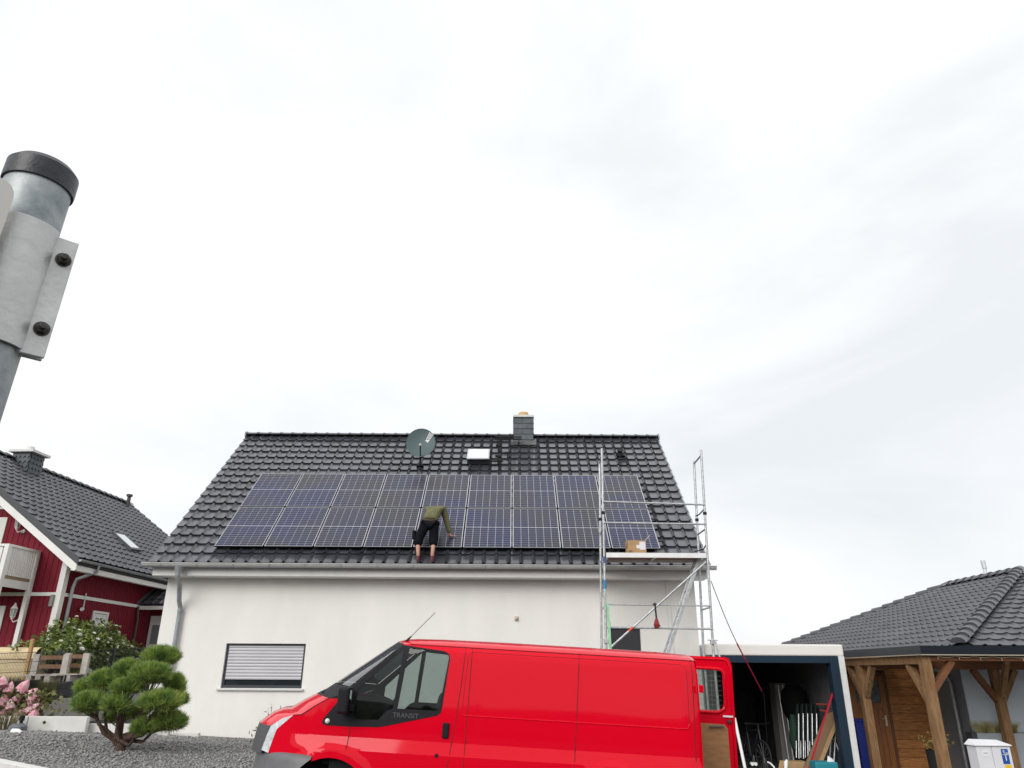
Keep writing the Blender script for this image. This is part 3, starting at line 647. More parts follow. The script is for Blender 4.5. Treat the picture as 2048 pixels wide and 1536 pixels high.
rows = [cross(h_r[2][0]-.012, h_r[2][1], .30, -.0, 3), cross(h_r[3][0]-.01, h_r[3][1], .29, 0, 3), cross(h_r[4][0]-.0, h_r[4][1]-.03, .28, 0, 3)]
loft(rows).build('grille', mat('grille_dark', (.075, .077, .082), .5), van, smooth=1)
plan = [(-1.665, .985), (-1.78, .975), (-1.90, .94), (-2.02, .87), (-2.12, .79), (-2.25, .62), (-2.38, .38), (-2.46, .15)]
plan = [(x, -y) for x, y in plan]+[(x, y) for x, y in plan[::-1]]
mbx = MB(); sec = [(-.03, .80), (0.0, .797), (.025, .785), (.042, .76), (.05, .72), (.052, .6), (.06, .56), (.06, .42), (.03, .30), (-.05, .27)]
for i, (x, y) in enumerate(plan):
    a, b = plan[max(i-1, 0)], plan[min(i+1, len(plan)-1)]; d = Vector((b[0]-a[0], b[1]-a[1])).normalized(); nrm = Vector((-d.y, d.x))*-1
    if nrm.dot(Vector((x+1.4, y))) < 0: nrm = -nrm
    edge = i < 2 or i > len(plan)-3
    mbx.v += [(min(x+nrm.x*o_, -1.478-math.sqrt(max(0, .455**2-(z-.335)**2))-(.0 if i in (0, len(plan)-1) else .05)) if edge else x+nrm.x*o_, y+nrm.y*o_, z) for o_, z in sec]
k = len(sec); mbx.f = [(i*k+j, i*k+j+1, (i+1)*k+j+1, (i+1)*k+j) for i in range(len(plan)-1) for j in range(k-1)]; mbx.build('bumper', bumper_grey, van, smooth=.7)
# wipers, aerial
mbx = MB(); mbx.tube([(-1.68, -.55, 1.40), (-1.66, -.35, 1.45), (-1.64, -.1, 1.49)], .010, 6); mbx.tube([(-1.74, -.60, 1.39), (-1.76, -.2, 1.43), (-1.76, .15, 1.45)], .007, 6); mbx.build('wiper', black_metal, van)
mbx = MB(); a0 = Vector((-.855, -.72, 1.965)); mbx.tube([a0, a0+Vector((.06, 0, .065))], [.016, .007], 8); mbx.tube([a0+Vector((.06, 0, .065)), a0+Vector((.305, 0, .335))], .0035, 6); mbx.build('aerial', black_metal, van)
# cab: dash, wheel, seats, bulkhead, floor
cab = mat('cab_grey', (.012, .013, .014), .7, spec=.2)
mbx = MB(); mbx.prism([(-1.60, 1.30), (-1.35, 1.36), (-1.16, 1.30), (-1.10, 1.20), (-1.16, .95), (-1.5, .7), (-1.6, .7)], lambda a, b, d: (a, d, b), -.86, .86); mbx.build('dashboard', cab, van, bevel=.02)
Ms_ = Matrix.Rotation(R(-58), 3, 'Y'); sc_ = Vector((-1.02, -.46, 1.21)); mbx = MB(); mbx.tube([sc_+Ms_ @ Vector((.185*math.cos(t), .185*math.sin(t), 0)) for t in np.linspace(0, 2*math.pi, 25)], .016, 8, caps=False)
for t in (R(90), R(210), R(330)): mbx.tube([sc_, sc_+Ms_ @ Vector((.18*math.cos(t), .18*math.sin(t), 0))], .016, 6)
mbx.tube([sc_, sc_+Ms_ @ Vector((0, 0, -.3))], .035, 8); mbx.build('steering_wheel', black_metal, van, smooth=.8)
for yy in (-.46, .46):
    st = MB().box(-.90, -.42, yy-.24, yy+.24, .72, .90).build('seat', mat('seat_cloth', (.05, .055, .058), .9, var=.2, vscale=12), van, bevel=.05)
    mbx = MB(); mbx.beam((-.48, yy, .88), (-.36, yy, 1.46), .46, .13, up=(1, 0, 0)); mbx.build('backrest', MATS['seat_cloth'], st, bevel=.05)
    mbx = MB(); mbx.beam((-.35, yy, 1.49), (-.32, yy, 1.66), .26, .09, up=(1, 0, 0)); mbx.build('headrest', MATS['seat_cloth'], st, bevel=.035)
MB().box(-.25, -.22, -.85, .85, .45, 1.90).build('bulkhead', mat('bulkhead', (.22, .24, .23), .7), van)
MB().box(-1.55, 2.38, -.90, .90, .40, .48).build('floor_pan', cab, van)
for sgn in (-1, 1): MB().box(-1.5, -.1, *sorted((sgn*.86, sgn*.90)), .48, 1.10).build('door_lining', cab, van)
# rear: closed near door, open far door with plywood lining
def rear_y(v): return v
o = sheet([(-.90, .42), (-.005, .42), (-.005, 1.97), (-.78, 1.96), (-.85, 1.90), (-.935, .98)], [[(-.74, 1.36), (-.12, 1.36), (-.12, 1.80), (-.70, 1.80)]], .12, lambda y, z: (2.405-.02*max(0, (z-1.0)), y, z)); rd = o.build('rear_door', van_red, van, smooth=1)
sheet([(-.74, 1.36), (-.12, 1.36), (-.12, 1.80), (-.70, 1.80)], [], .3, lambda y, z: (2.398-.02*max(0, (z-1.0)), y, z)).build('rear_window', car_glass, rd)
MB().box(2.36, 2.47, -.92, .92, .30, .42).build('rear_step', bumper_grey, van, bevel=.02)
HY = .955
def D(px, py):
    p = VM @ atY(px, py, VROOT.y+HY-.02); return (p.x, p.z)
xo = D(1461, 1316)[0]; zt = D(1461, 1315)[1]; xb = D(1473, 1536)[0]; xh = 2.41
door = [(xh, .40), (xb+.02, .40), (xb+.01, D(1466, 1470)[1]), (xo+.004, zt-.10), (xo-.03, zt-.02), (xo-.08, zt), (xh, zt-.015)]
wx0, wx1 = xh+.12, D(1446, 1340)[0]; wz1, wz0 = D(1420, 1337)[1], D(1420, 1424)[1]
hole = [(wx0, wz0), (wx1-.10, wz0), (wx1-.02, wz0+.04), (wx1+.005, wz0+.12), (wx1+.0, wz1-.06), (wx1-.03, wz1-.01), (wx1-.08, wz1), (wx0, wz1)]
def dth(x, z):                              # inner face relief: deep beside the window, raised at the rim
    return .0
inner = sheet(door, [hole], .09, lambda x, z: (x, HY-.045, z)); outer = sheet(door, [hole], .09, lambda x, z: (x, HY+.02, z))
dm_ = MB(); dm_.add(inner.v, inner.f); dm_.add(outer.v, [f[::-1] for f in outer.f])
for ring in (door, hole):
    k = len(ring); dm_.add([(x, HY-.045, z) for x, z in ring]+[(x, HY+.02, z) for x, z in ring], [(i, (i+1) % k, k+(i+1) % k, k+i) for i in range(k)])
od = dm_.build('open_rear_door', van_red, van); od['label'] = 'open red rear door lined with plywood'
for ring, r in ((hole, .022), ([(x-(.03 if x > 2.6 else -.06), z-(.03 if z > 1 else -.03)) for x, z in door], .014)):
    mbx = MB(); pp = resample(ring, .08); mbx.tube([(x, HY-.047, z) for x, z in pp]+[(pp[0][0], HY-.047, pp[0][1])], r, 8, caps=False); mbx.build('pressed_rib', van_red, od, smooth=1)
sheet(hole, [], .3, lambda x, z: (x, HY-.01, z)).build('rear_window', car_glass, od)
gr_ = MB()
for i in range(9): z = wz0+.03+i*(wz1-wz0-.06)/8; gr_.beam((wx0+.02, HY-.014, z), (wx1-.03, HY-.014, z), .002, .003)
for i in range(7): x = wx0+.2+i*.055; gr_.beam((x, HY-.0142, wz0+.01), (x, HY-.0142, wz1-.01), .002, .003)
gr_.build('heater_wires', mat('wire_brown', (.2, .17, .13), .5), od)
px0, px1, pz = D(1398, 1450)[0], D(1452, 1450)[0], D(1425, 1447)[1]; pb = D(1461, 1536)[0]
ply = [(xh+.1, .47), (pb+.0, .47), (px1+.01, pz-.05), (px1-.03, pz), (xh+.1, pz)]
sheet(ply, [], .3, lambda x, z: (x, HY-.062, z)).build('plywood_lining', mat('plywood', (.34, .165, .07), .75, var=.2, vscale=7, stretch=(1, 1, 3), bump=.1), od)
a = D(1416, 1452); b = D(1445, 1452); mbx = MB(); mbx.beam((a[0], HY-.09, a[1]), (b[0], HY-.09, b[1]), .018, .022); mbx.build('grab_handle', mat('handle_grey', (.11, .10, .09), .6), od, bevel=.004)
a = D(1444, 1432); b = D(1464, 1433); mbx = MB(); mbx.beam((a[0], HY-.066, a[1]), (b[0], HY-.066, b[1]), .006, .022); mbx.build('white_sticker', white_plastic, od)
mbx = MB(); p = D(1457, 1443); mbx.box(p[0]-.03, p[0]+.03, HY-.07, HY-.046, p[1]-.02, p[1]+.02); mbx.build('door_latch', mat('latch_dark', (.12, .01, .012), .5), od, bevel=.006)
for zz in (1.66, .75): MB().box(2.395, 2.435, -.955, -.905, zz-.04, zz+.04).build('hinge', van_red, van, bevel=.008)
# ================================================================== SCAFFOLD
YF, YB = 15.75, 16.47
def sp(px, py, Y=YF): return atY(px, py, Y)
lt, lb = sp(1203.5, 897), sp(1208.6, 1200); rt, rb = sp(1402, 900), sp(1421, 1240)
XL = lb.x; XR = rb.x; gz = ground_z(XL)
scf = thing('scaffold_tower', ((XL+XR)/2, (YF+YB)/2, ground_z((XL+XR)/2)), 'aluminium scaffold tower standing by the right end of the white house', 'scaffold')
steel = mat('galvanised', (.46, .47, .48), .4, .5, var=.3, vscale=14, bump=.1)
def post(xt, xb, y, zt):
    zb = ground_z(xb)+.02; mb = MB(); k = (xt-xb)/4.5
    mb.tube([(xb-k*1.5*0, y, zb), (xb, y, 2.2), (xt, y, zt)], .026, 10); return mb
lt2 = sp(1199, 922, YB); rt2 = sp(1388, 922, YB)
posts = []
for (xt, xb, y, zt) in ((lt.x, XL, YF, lt.z), (lt2.x, XL-.01, YB, lt2.z), (rt.x, XR, YF, rt.z), (rt2.x, XR-.02, YB, rt2.z)):
    po = post(xt, xb, y, zt).build('post', steel, scf, smooth=1); posts.append((xt, xb, y, zt))
    MB().box(xb-.07, xb+.07, y-.07, y+.07, ground_z(xb), ground_z(xb)+.018).build('base_plate', steel, scf)
    zc = 4.95; mb = MB(); mb.lathe([(.026, -.03), (.042, -.028), (.042, .03), (.026, .035)], c=(xb+(xt-xb)*(zc-2.2)/(zt-2.2), y, zc), n=10); mb.build('collar', black_metal, scf, smooth=.6)
def px_at(i, z): xt, xb, y, zt = posts[i]; return Vector((xb+(xt-xb)*max(0, (z-2.2)/(zt-2.2)), y, z))
def rail(z0, z1, i=0, j=2, r=.02, name='rail', m=steel, d=-.03):
    a, b = px_at(i, z0), px_at(j, z1); a.y += d; b.y += d; mb = MB(); mb.tube([a, b], r, 8); mb.build(name, m, scf, smooth=1)
for (pa, pb_) in (((1212, 1004), (1404, 1010)), ((1213, 1046), (1407, 1049)), ((1222, 1255), (1420, 1258))):
    rail(sp(*pa).z, sp(*pb_).z)
rail(sp(1219, 1209).z, sp(1417, 1212).z, r=.015)
a = sp(1412, 1124, YF-.05); b = sp(1222, 1294, YF-.05); dirv = (a-b); e = b-dirv*.5; MB().tube([a, e], .022, 8).build('diagonal_brace', steel, scf, smooth=1)
tp = lambda t0, t1, m, nm: MB().tube([b+dirv*t0, b+dirv*t1], .0245, 8).build(nm, m, scf, smooth=1)
tp(.18, .225, mat('orange_tape', (.6, .09, .03), .6), 'tape')
for i, j in ((0, 1), (2, 3)):               # end frames between front and back posts
    for z in (lt2.z-.05, 4.0, 3.0, 2.0, 1.0, 4.62):
        p, q = px_at(i, z), px_at(j, z); mb = MB(); mb.tube([p, q], .019, 8); mb.build('end_rung', steel, scf, smooth=1)
mb = MB(); p = px_at(2, 5.05); mb.tube([p+Vector((.0, .05, 0)), p+Vector((-.10, .12, -.10)), p+Vector((-.16, .2, -.12))], .014, 6); q = px_at(2, 4.3); mb.tube([q+Vector((0, .04, 0)), q+Vector((-.05, .10, -.10)), q+Vector((-.2, .3, -.12))], .014, 6); mb.build('locking_claw', black_metal, scf, smooth=1)
# deck
dz = sp(1300, 1106, YF-.02).z; dl = px_at(0, dz).x+.04; dr_ = px_at(2, dz).x-.03
MB().box(dl, dr_, YF-.045, YF-.015, dz-.10, dz).build('deck_side_beam', alu_bright, scf, bevel=.004)
MB().box(dl, dr_, YB-.03, YB, dz-.10, dz).build('deck_side_beam', alu_bright, scf, bevel=.004)
MB().box(dl, dr_, YF-.013, YB-.032, dz-.035, dz-.02).build('deck_board', mat('deck_ply', (.18, .085, .05), .75, var=.2, vscale=6), scf)
for x in (dl+.05, (dl+dr_)/2, dr_-.05): MB().box(x-.02, x+.02, YF-.013, YB-.032, dz-.085, dz-.036).build('deck_crossbar', alu, scf)
# tapes, green strut, couplers
def band(px, py, h, m): p = sp(px, py); z = p.z; q = px_at(0, z); MB().tube([(q.x, YF, z-h/2), (q.x, YF, z+h/2)], .0285, 10).build('tape', m, scf, smooth=1)
blue = mat('blue_tape', (.03, .22, .48), .5); band(1207, 1120, .13, mat('navy_tape', (.05, .10, .30), .5)); band(1208, 1169, .18, blue)
ga = sp(1215, 1207, YF-.06); gb = sp(1221, 1300, YF-.06); gb = ga+(gb-ga)*1.9; MB().beam(ga, gb, .05, .03, up=(0, 1, 0)).build('strut', mat('green_paint', (.28, .58, .34), .5, var=.2, vscale=10), scf)
for i in (0, 2):
    p = px_at(i, sp(1208, 1282).z); mb = MB(); mb.box(p.x-.045, p.x+.045, YF-.06, YF+.05, p.z-.05, p.z+.04); mb.tube([p+Vector((-.12, -.05, .03)), p+Vector((.09, -.05, .02))], .012, 6); mb.tube([p+Vector((.05, -.04, 0)), p+Vector((.12, -.06, -.42))], .02, 6); mb.build('coupler', alu, scf, bevel=.006)
# green cord wound on the post
mb = MB(); q = px_at(1, 3.9); mb.tube([(q.x+.03*math.cos(t*2.4)+.01*t/20, YB+.03*math.sin(t*2.4), 4.0-t*.035) for t in range(22)]+[(q.x+.12, YB-.3, 2.7), (q.x+.10, YB-.3, 2.1)], .007, 5)
solid('rope', mb, mat('rope_green', (.12, .42, .14), .7), 'thin green rope wound around the rear left post of the scaffold', 'rope')
# ladder inside the tower
a = atY(1391, 1122, YB-.12); b = atY(1331, 1300, YB-.12); d = b-a; foot = a+d*((a.z-ground_z(b.x-.8))/(a.z-b.z)); ld = thing('ladder', (foot.x, YB-.3, foot.z), 'aluminium ladder leaning up to the scaffold deck', 'ladder')
for dy in (0, -.34):
    mb = MB(); mb.beam(a+Vector((0, dy, 0)), foot+Vector((0, dy, 0)), .025, .075, up=(0, 1, 0) if 0 else (0, 0, 1)); st_ = mb.build('stile', alu, ld, bevel=.004)
L_ = (foot-a).length; nrg = int(L_/.28)
for i in range(nrg): p = a+(foot-a)*((i+.5)/nrg); MB().tube([p+Vector((0, .015, 0)), p+Vector((0, -.355, 0))], .014, 8).build('rung', alu, ld, smooth=1)
# red bag hanging from the brace
p = b*0+sp(1310, 1209, YF-.08); bag = thing('tool_bag', p, 'small red bag hanging from the scaffold brace on a black strap', 'bag')
q = sp(1313, 1236, YF-.10); mb = MB(); mb.beam(p, q, .03, .012, up=(0, 1, 0)); mb.beam(p+Vector((.0, .02, 0)), q+Vector((0, .02, 0)), .03, .01, up=(0, 1, 0)); mb.tube([p+Vector((-.03, .05, 0)), p+Vector((0, .0, .03)), p+Vector((.03, .05, 0))], .015, 6); mb.build('strap', black_metal, bag)
mb = MB(); q0 = q; mb.v = [tuple(q0+Vector(v)*1.05) for v in ((-.02, -.02, 0), (.02, -.02, 0), (.02, .03, 0), (-.02, .03, 0), (-.065, -.05, -.13), (.045, -.05, -.12), (.05, .05, -.12), (-.06, .05, -.13), (-.03, -.04, -.20), (.07, -.035, -.15), (.07, .035, -.15), (-.03, .04, -.20))]
mb.f = [(3, 2, 1, 0), (0, 1, 5, 4), (1, 2, 6, 5), (2, 3, 7, 6), (3, 0, 4, 7), (4, 5, 9, 8), (5, 6, 10, 9), (6, 7, 11, 10), (7, 4, 8, 11), (8, 9, 10, 11)]; mb.build('pouch', mat('red_cloth', (.22, .012, .02), .7, var=.2, vscale=30), bag, bevel=.012)
# open cardboard box on the deck
p0 = sp(1256, 1105, YF+.12); p1 = sp(1293, 1105, YF+.12); bx0, bx1 = p0.x, p1.x; bz = dz-.02; h = .31; by0, by1 = YF+.12, YF+.44
cardm = mat('cardboard', (.40, .26, .13), .85, var=.12, vscale=9, bump=.06)
cb_ = thing('cardboard_box', ((bx0+bx1)/2, (by0+by1)/2, bz), 'open cardboard box standing on the scaffold deck', 'box')
mb = MB(); t = .006
for (x0, x1, y0, y1) in ((bx0, bx1, by0, by0+t), (bx0, bx1, by1-t, by1), (bx0, bx0+t, by0+t, by1-t), (bx1-t, bx1, by0+t, by1-t)): mb.box(x0, x1, y0, y1, bz, bz+h)
mb.box(bx0+t, bx1-t, by0+t, by1-t, bz, bz+.006); mb.build('carton', cardm, cb_)
mb = MB(); mb.add([(bx1, by0, bz+h), (bx1, by1, bz+h), (bx1+.11, by1, bz+h+.12), (bx1+.11, by0, bz+h+.12), (bx1-.004, by0, bz+h+.006), (bx1-.004, by1, bz+h+.006), (bx1+.106, by1, bz+h+.126), (bx1+.106, by0, bz+h+.126)], [(3, 2, 1, 0), (4, 5, 6, 7), (0, 1, 5, 4), (1, 2, 6, 5), (2, 3, 7, 6), (3, 0, 4, 7)]); mb.build('flap', mat('cardboard_light', (.62, .48, .29), .85), cb_)
mb = MB(); mb.add([(bx0, by1, bz+h), (bx1, by1, bz+h), (bx1-.01, by1+.1, bz+h+.03), (bx0+.01, by1+.1, bz+h+.03)], [(0, 1, 2, 3)]); mb.add([(bx0, by0, bz+h), (bx0, by1, bz+h), (bx0-.01, by1, bz+h-.12), (bx0-.015, by0, bz+h-.12)], [(0, 1, 2, 3)]); mb.build('flap', cardm, cb_)
mb = MB(); mb.box(bx1-.14, bx1-.015, by0-.002, by0-.0005, bz+h-.20, bz+h-.03); mb.box(bx1-.21, bx1-.14, by0-.002, by0-.0005, bz+h-.17, bz+h-.10); mb.build('paper_label', mat('paper', (.72, .71, .74), .7), cb_)
mb = MB(); [mb.box(bx0+.02+i*.028, bx0+.038+i*.028, by0-.0015, by0-.0004, bz+.03, bz+.10) for i in range(3)]; mb.build('printed_mark', mat('ink', (.12, .08, .05), .8), cb_)

# red strap from the scaffold down to the garage
a = sp(1422, 1162, YF-.02); b = atY(1490, 1318, 16.7); c_ = atY(1523, 1381, 17.6)
strap_m = mat('strap_red', (.40, .02, .05), .5, var=.2, vscale=30); st_ = thing('tension_strap', c_, 'long red strap slanting from the scaffold down into the open garage', 'strap')
mb = MB(); N_ = 24; pts = [a.lerp(b, i/N_)-Vector((0, 0, .10*math.sin(math.pi*i/N_))) for i in range(N_)]+[b.lerp(c_, i/10) for i in range(11)]
mb.tube(pts[N_-6:], .017, 6)
MB().tube(pts[:N_-5], .009, 6).build('webbing', mat('strap_dark', (.07, .012, .02), .6), st_)
mb.build('webbing', strap_m, st_); mb = MB(); mb.tube([c_, c_+Vector((.06, .05, -.10)), Vector((c_.x+.1, c_.y+.4, ground_z(5)+.01))], .005, 6); mb.build('cord', dark_rubber, st_)

# ================================================================== WORKER
def skin(name, J, E, m, parent, sub=2, root=None):
    me = bpy.data.meshes.new(name); keys = list(J); me.from_pydata([J[k][0] for k in keys], [], []) if 0 else me.from_pydata([J[k][0] for k in keys], [(keys.index(a), keys.index(b)) for a, b in E], [])
    o = bpy.data.objects.new(name, me); col.objects.link(o); o.parent = parent; OFF[o] = Vector()
    me.materials.append(m)
    bm = bmesh.new(); bm.from_mesh(me); lay = bm.verts.layers.skin.verify(); bm.verts.ensure_lookup_table()
    for i, k in enumerate(keys):
        r = J[k][1]; bm.verts[i][lay].radius = r if isinstance(r, tuple) else (r, r); bm.verts[i][lay].use_root = (k == (root or keys[0]))
    bm.to_mesh(me); bm.free()
    mo = o.modifiers.new('skin', 'SKIN'); mo.use_smooth_shade = True; ms = o.modifiers.new('sub', 'SUBSURF'); ms.levels = sub; ms.render_levels = sub
    return o
fl = roof_px(836, 1120, .03); frr = roof_px(864, 1121, .03); mid = (fl+frr)/2
wk = thing('person', mid, 'worker in an olive top and black shorts bending over the lower solar panels', 'person', local=True)
skin_m = mat('skin', (.50, .27, .19), .55, var=.1, vscale=15); olive = mat('olive_cloth', (.125, .122, .055), .9, var=.3, vscale=11, bump=.9, bscale=14); shorts_m = mat('shorts_black', (.006, .0065, .010), .9, spec=.15, var=.3, vscale=12, bump=.2, bscale=25); shoe_m = mat('shoe_maroon', (.075, .012, .02), .6)
fx = (frr.x-fl.x)/2; dzl = fl.z-mid.z
J = {'pel': ((.07, .03, .90), (.13, .10)), 'spine': ((.10, .17, 1.07), (.13, .10)), 'chest': ((.14, .33, 1.24), (.15, .11)), 'neck': ((.16, .48, 1.26), .055), 'head': ((.16, .58, 1.18), .085), 'crown': ((.16, .64, 1.09), .075),
     'shl': ((-.03, .38, 1.24), .062), 'ell': ((-.10, .52, .93), .043), 'wrl': ((-.08, .62, .78), .03), 'hal': ((-.07, .66, .76), .03),
     'shr': ((.33, .38, 1.25), .062), 'elr': ((.44, .44, .90), .043), 'wrr': ((.50, .49, .66), .03), 'har': ((.53, .50, .63), (.038, .022)),
     'hil': ((-.04, .02, .84), .085), 'knl': ((-fx-.03, .06, .47), .058), 'cal': ((-fx-.015, .00, .30), .055), 'anl': ((-fx, -.02, .09), .037), 'tol': ((-fx, .10, .06), .035),
     'hir': ((.17, .02, .84), .085), 'knr': ((fx+.01, .07, .46), .058), 'car': ((fx+.01, .00, .30), .055), 'anr': ((fx, -.02, .09), .037), 'tor': ((fx, .10, .06), .035)}
for i, (dx, dy, dz2) in enumerate(((-.01, .055, .02), (.02, .06, .015), (.045, .05, .01), (.06, .03, .0))):
    J['f%d' % i] = ((.53+dx, .50+dy*.6, .63+dy*.5-.005), .012); J['g%d' % i] = ((.53+dx*1.9+.01, .50+dy*1.2, .625+dy*1.05-.02), .010)
J['th'] = ((.49, .53, .64), .013); J['tg'] = ((.475, .56, .655), .011)
E_ = [('pel', 'spine'), ('spine', 'chest'), ('chest', 'neck'), ('neck', 'head'), ('head', 'crown'), ('chest', 'shl'), ('shl', 'ell'), ('ell', 'wrl'), ('wrl', 'hal'), ('chest', 'shr'), ('shr', 'elr'), ('elr', 'wrr'), ('wrr', 'har'),
      ('pel', 'hil'), ('hil', 'knl'), ('knl', 'cal'), ('cal', 'anl'), ('anl', 'tol'), ('pel', 'hir'), ('hir', 'knr'), ('knr', 'car'), ('car', 'anr'), ('anr', 'tor')]
E_ += [('har', 'f%d' % i) for i in range(4)]+[('f%d' % i, 'g%d' % i) for i in range(4)]+[('wrr', 'th'), ('th', 'tg')]
skin('body', J, E_, skin_m, wk)
S = {'hm0': ((.072, .01, .885), (.178, .142)), 'hem': ((.075, .04, .95), (.18, .14)), 'sp': ((.10, .16, 1.08), (.20, .155)), 'ch': ((.145, .32, 1.25), (.215, .16)), 'nk': ((.16, .45, 1.275), (.09, .07)),
     'sl': ((-.035, .38, 1.245), .088), 'el': ((-.10, .52, .93), .066), 'wl': ((-.085, .60, .80), .05), 'sr': ((.335, .38, 1.25), .092), 'er': ((.44, .44, .90), .070), 'wr': ((.495, .48, .68), .048)}
skin('shirt', S, [('hm0', 'hem'), ('hem', 'sp'), ('sp', 'ch'), ('ch', 'nk'), ('ch', 'sl'), ('sl', 'el'), ('el', 'wl'), ('ch', 'sr'), ('sr', 'er'), ('er', 'wr')], olive, wk)
S = {'p': ((.072, .03, .90), (.165, .135)), 'hl': ((-.035, .02, .80), .125), 'kl': ((-fx-.03, .05, .48), .122), 'el': ((-fx-.02, .035, .30), .122), 'hr': ((.17, .02, .80), .125), 'kr': ((fx+.005, .06, .48), .118), 'er': ((fx+.01, .035, .30), .12)}
sh = skin('shorts', S, [('p', 'hl'), ('hl', 'kl'), ('kl', 'el'), ('p', 'hr'), ('hr', 'kr'), ('kr', 'er')], shorts_m, wk)
mb = MB(); mb.box(-fx-.16, -fx-.09, -.04, .12, .47, .68); mb.build('pocket', shorts_m, sh, local=True, bevel=.03)
mb = MB(); mb.tube([(.072+.185*math.cos(t), .035+.15*math.sin(t), .945+.055*math.sin(t)) for t in np.linspace(0, 6.283, 25)], .018, 6, caps=False); mb.build('belt', mat('belt_brown', (.05, .03, .02), .6), sh, local=True)
for sx in (-1, 1):
    mb = MB(); x = sx*fx
    secs = [(-.075, .035, .075), (-.05, .042, .10), (0, .045, .095), (.07, .05, .07), (.14, .052, .05), (.19, .035, .035)]
    for (y, w_, h_) in secs: mb.v += [(x-w_, y, -.005), (x+w_, y, -.005), (x+w_*1.02, y, h_*.5), (x+w_*.6, y, h_), (x-w_*.6, y, h_), (x-w_*1.02, y, h_*.5)]
    mb.f = [(i*6+j, i*6+(j+1) % 6, (i+1)*6+(j+1) % 6, (i+1)*6+j) for i in range(5) for j in range(6)]+[(5, 4, 3, 2, 1, 0), tuple(range(30, 36))]
    mb.v = [(vx_, vy_, vz_+vy_*.75+.02) for vx_, vy_, vz_ in mb.v]
    mb.build('shoe', shoe_m, wk, smooth=1, local=True)
hr = MB(); hr.lathe([(.01, .10), (.055, .085), (.088, .04), (.095, -.01), (.08, -.05)], c=(.16, .61, 1.165), n=14, M=Matrix.Rotation(R(-60), 3, 'X')); hr.build('hair', mat('hair_dark', (.03, .02, .015), .8), wk, smooth=1, local=True)

# ================================================================== SIGN POST close to the camera
PD = .76
bt = atY(72, 389, PD); bb = atY(-39, 714, PD); ax = (bt-bb).normalized()
mid_p = bt; rad = .0368
lowp = mid_p+ax*((ground_z(mid_p.x)-mid_p.z)/ax.z); Mp = ax.to_track_quat('Z', 'Y').to_matrix()
post_ = thing('sign_post', lowp, 'galvanised steel sign post with black cap and clamp, close at the left edge', 'post')
def pp(px, py): q = atY(px, py, PD); return (q-lowp).dot(ax)
galv = mat('galv_spangle', (.20, .23, .25), .5, .25, c2=(.44, .47, .47), vscale=26, c2lo=.34, c2hi=.66, bump=.06, bscale=60)
hcap = pp(74, 380); htop = pp(90, 330)
MB().lathe([(rad, 0), (rad, hcap+.01)], c=lowp, n=40, M=Mp).build('pole', galv, post_, smooth=.6)
MB().lathe([(rad+.0028, hcap), (rad+.0032, hcap+.004), (rad+.003, hcap+.026), (rad-.004, hcap+.034), (rad-.016, hcap+.038), (.001, hcap+.039)], c=lowp, n=40, M=Mp).build('cap', mat('cap_black', (.020, .022, .030), .42, var=.35, vscale=40, bump=.1, bscale=90), post_, smooth=.5)
# clamp: half shell with flanges and bolts, towards the camera
view = (C0-mid_p); view = (view-ax*view.dot(ax)).normalized(); rightv = ax.cross(view).normalized()*-1
if rightv.x < 0: rightv = -rightv
h1, h0 = pp(48, 460), pp(-30, 694)
cl = MB(); n = 22; r1 = rad+.006
a0 = R(-12)
def shell(ang, r, h): return lowp+ax*h+rightv*(r*math.cos(ang))+view*(r*math.sin(ang))
for h in (h0, h1):
    for r in (r1, r1-.004):
        cl.v += [shell(R(36)+R(108)*i/n, r, h) for i in range(n+1)]
k = n+1
cl.f = [(i, i+1, 2*k+i+1, 2*k+i) for i in range(n)]+[(2*k+i, 2*k+i+1, 3*k+i+1, 3*k+i) for i in range(n)]+[(k+i, k+i+1, i+1, i) for i in range(n)]
alucl = mat('clamp_alu', (.56, .56, .55), .42, .35, var=.12, vscale=18, bump=.12, bscale=45)
cls = cl.build('clamp', alucl, post_, smooth=.6)
for sgn in (1, -1):
    fl_ = MB(); xi, xo_ = r1*math.cos(R(36))-.003, r1*math.cos(R(36))+.023
    yv = r1*math.sin(R(36))
    c8 = [lowp+ax*(h-.0)+rightv*(sgn*x)+view*(yv+dy) for h in (h0-.004, h1-.006) for x, dy in ((xi, -.0045), (xo_, -.0045), (xo_, .0), (xi, .0))]
    fl_.add(c8, [(0, 1, 2, 3), (7, 6, 5, 4), (0, 4, 5, 1), (1, 5, 6, 2), (2, 6, 7, 3), (3, 7, 4, 0)]); fl_.build('flange', alucl, cls, bevel=.0012)
    c8 = [lowp+ax*(h-.0)+rightv*(sgn*x)+view*(yv+dy-.012) for h in (h0-.004, h1-.006) for x, dy in ((xi, -.0045), (xo_-.001, -.0045), (xo_-.001, .0), (xi, .0))]
    fl2 = MB(); fl2.add(c8, [(0, 1, 2, 3), (7, 6, 5, 4), (0, 4, 5, 1), (1, 5, 6, 2), (2, 6, 7, 3), (3, 7, 4, 0)]); fl2.build('rear_flange', alucl, cls, bevel=.0012)
    for hh in (h1-.034, h0+.030):
        c = lowp+ax*hh+rightv*(sgn*(xi+.015))+view*(yv); Mb = view.to_track_quat('Z', 'Y').to_matrix()
        b_ = MB(); b_.lathe([(.0088, 0), (.0088, .0012)], c=c, n=18, M=Mb); b_.lathe([(.0068, .0012), (.0068, .007), (.006, .0078)], c=c, n=6, M=Mb); b_.lathe([(.0038, .0078), (.0038, .0125), (.003, .0132)], c=c, n=12, M=Mb); b_.build('bolt', mat('bolt_dark', (.06, .055, .05), .45, .6, var=.3, vscale=60), cls, smooth=.5)
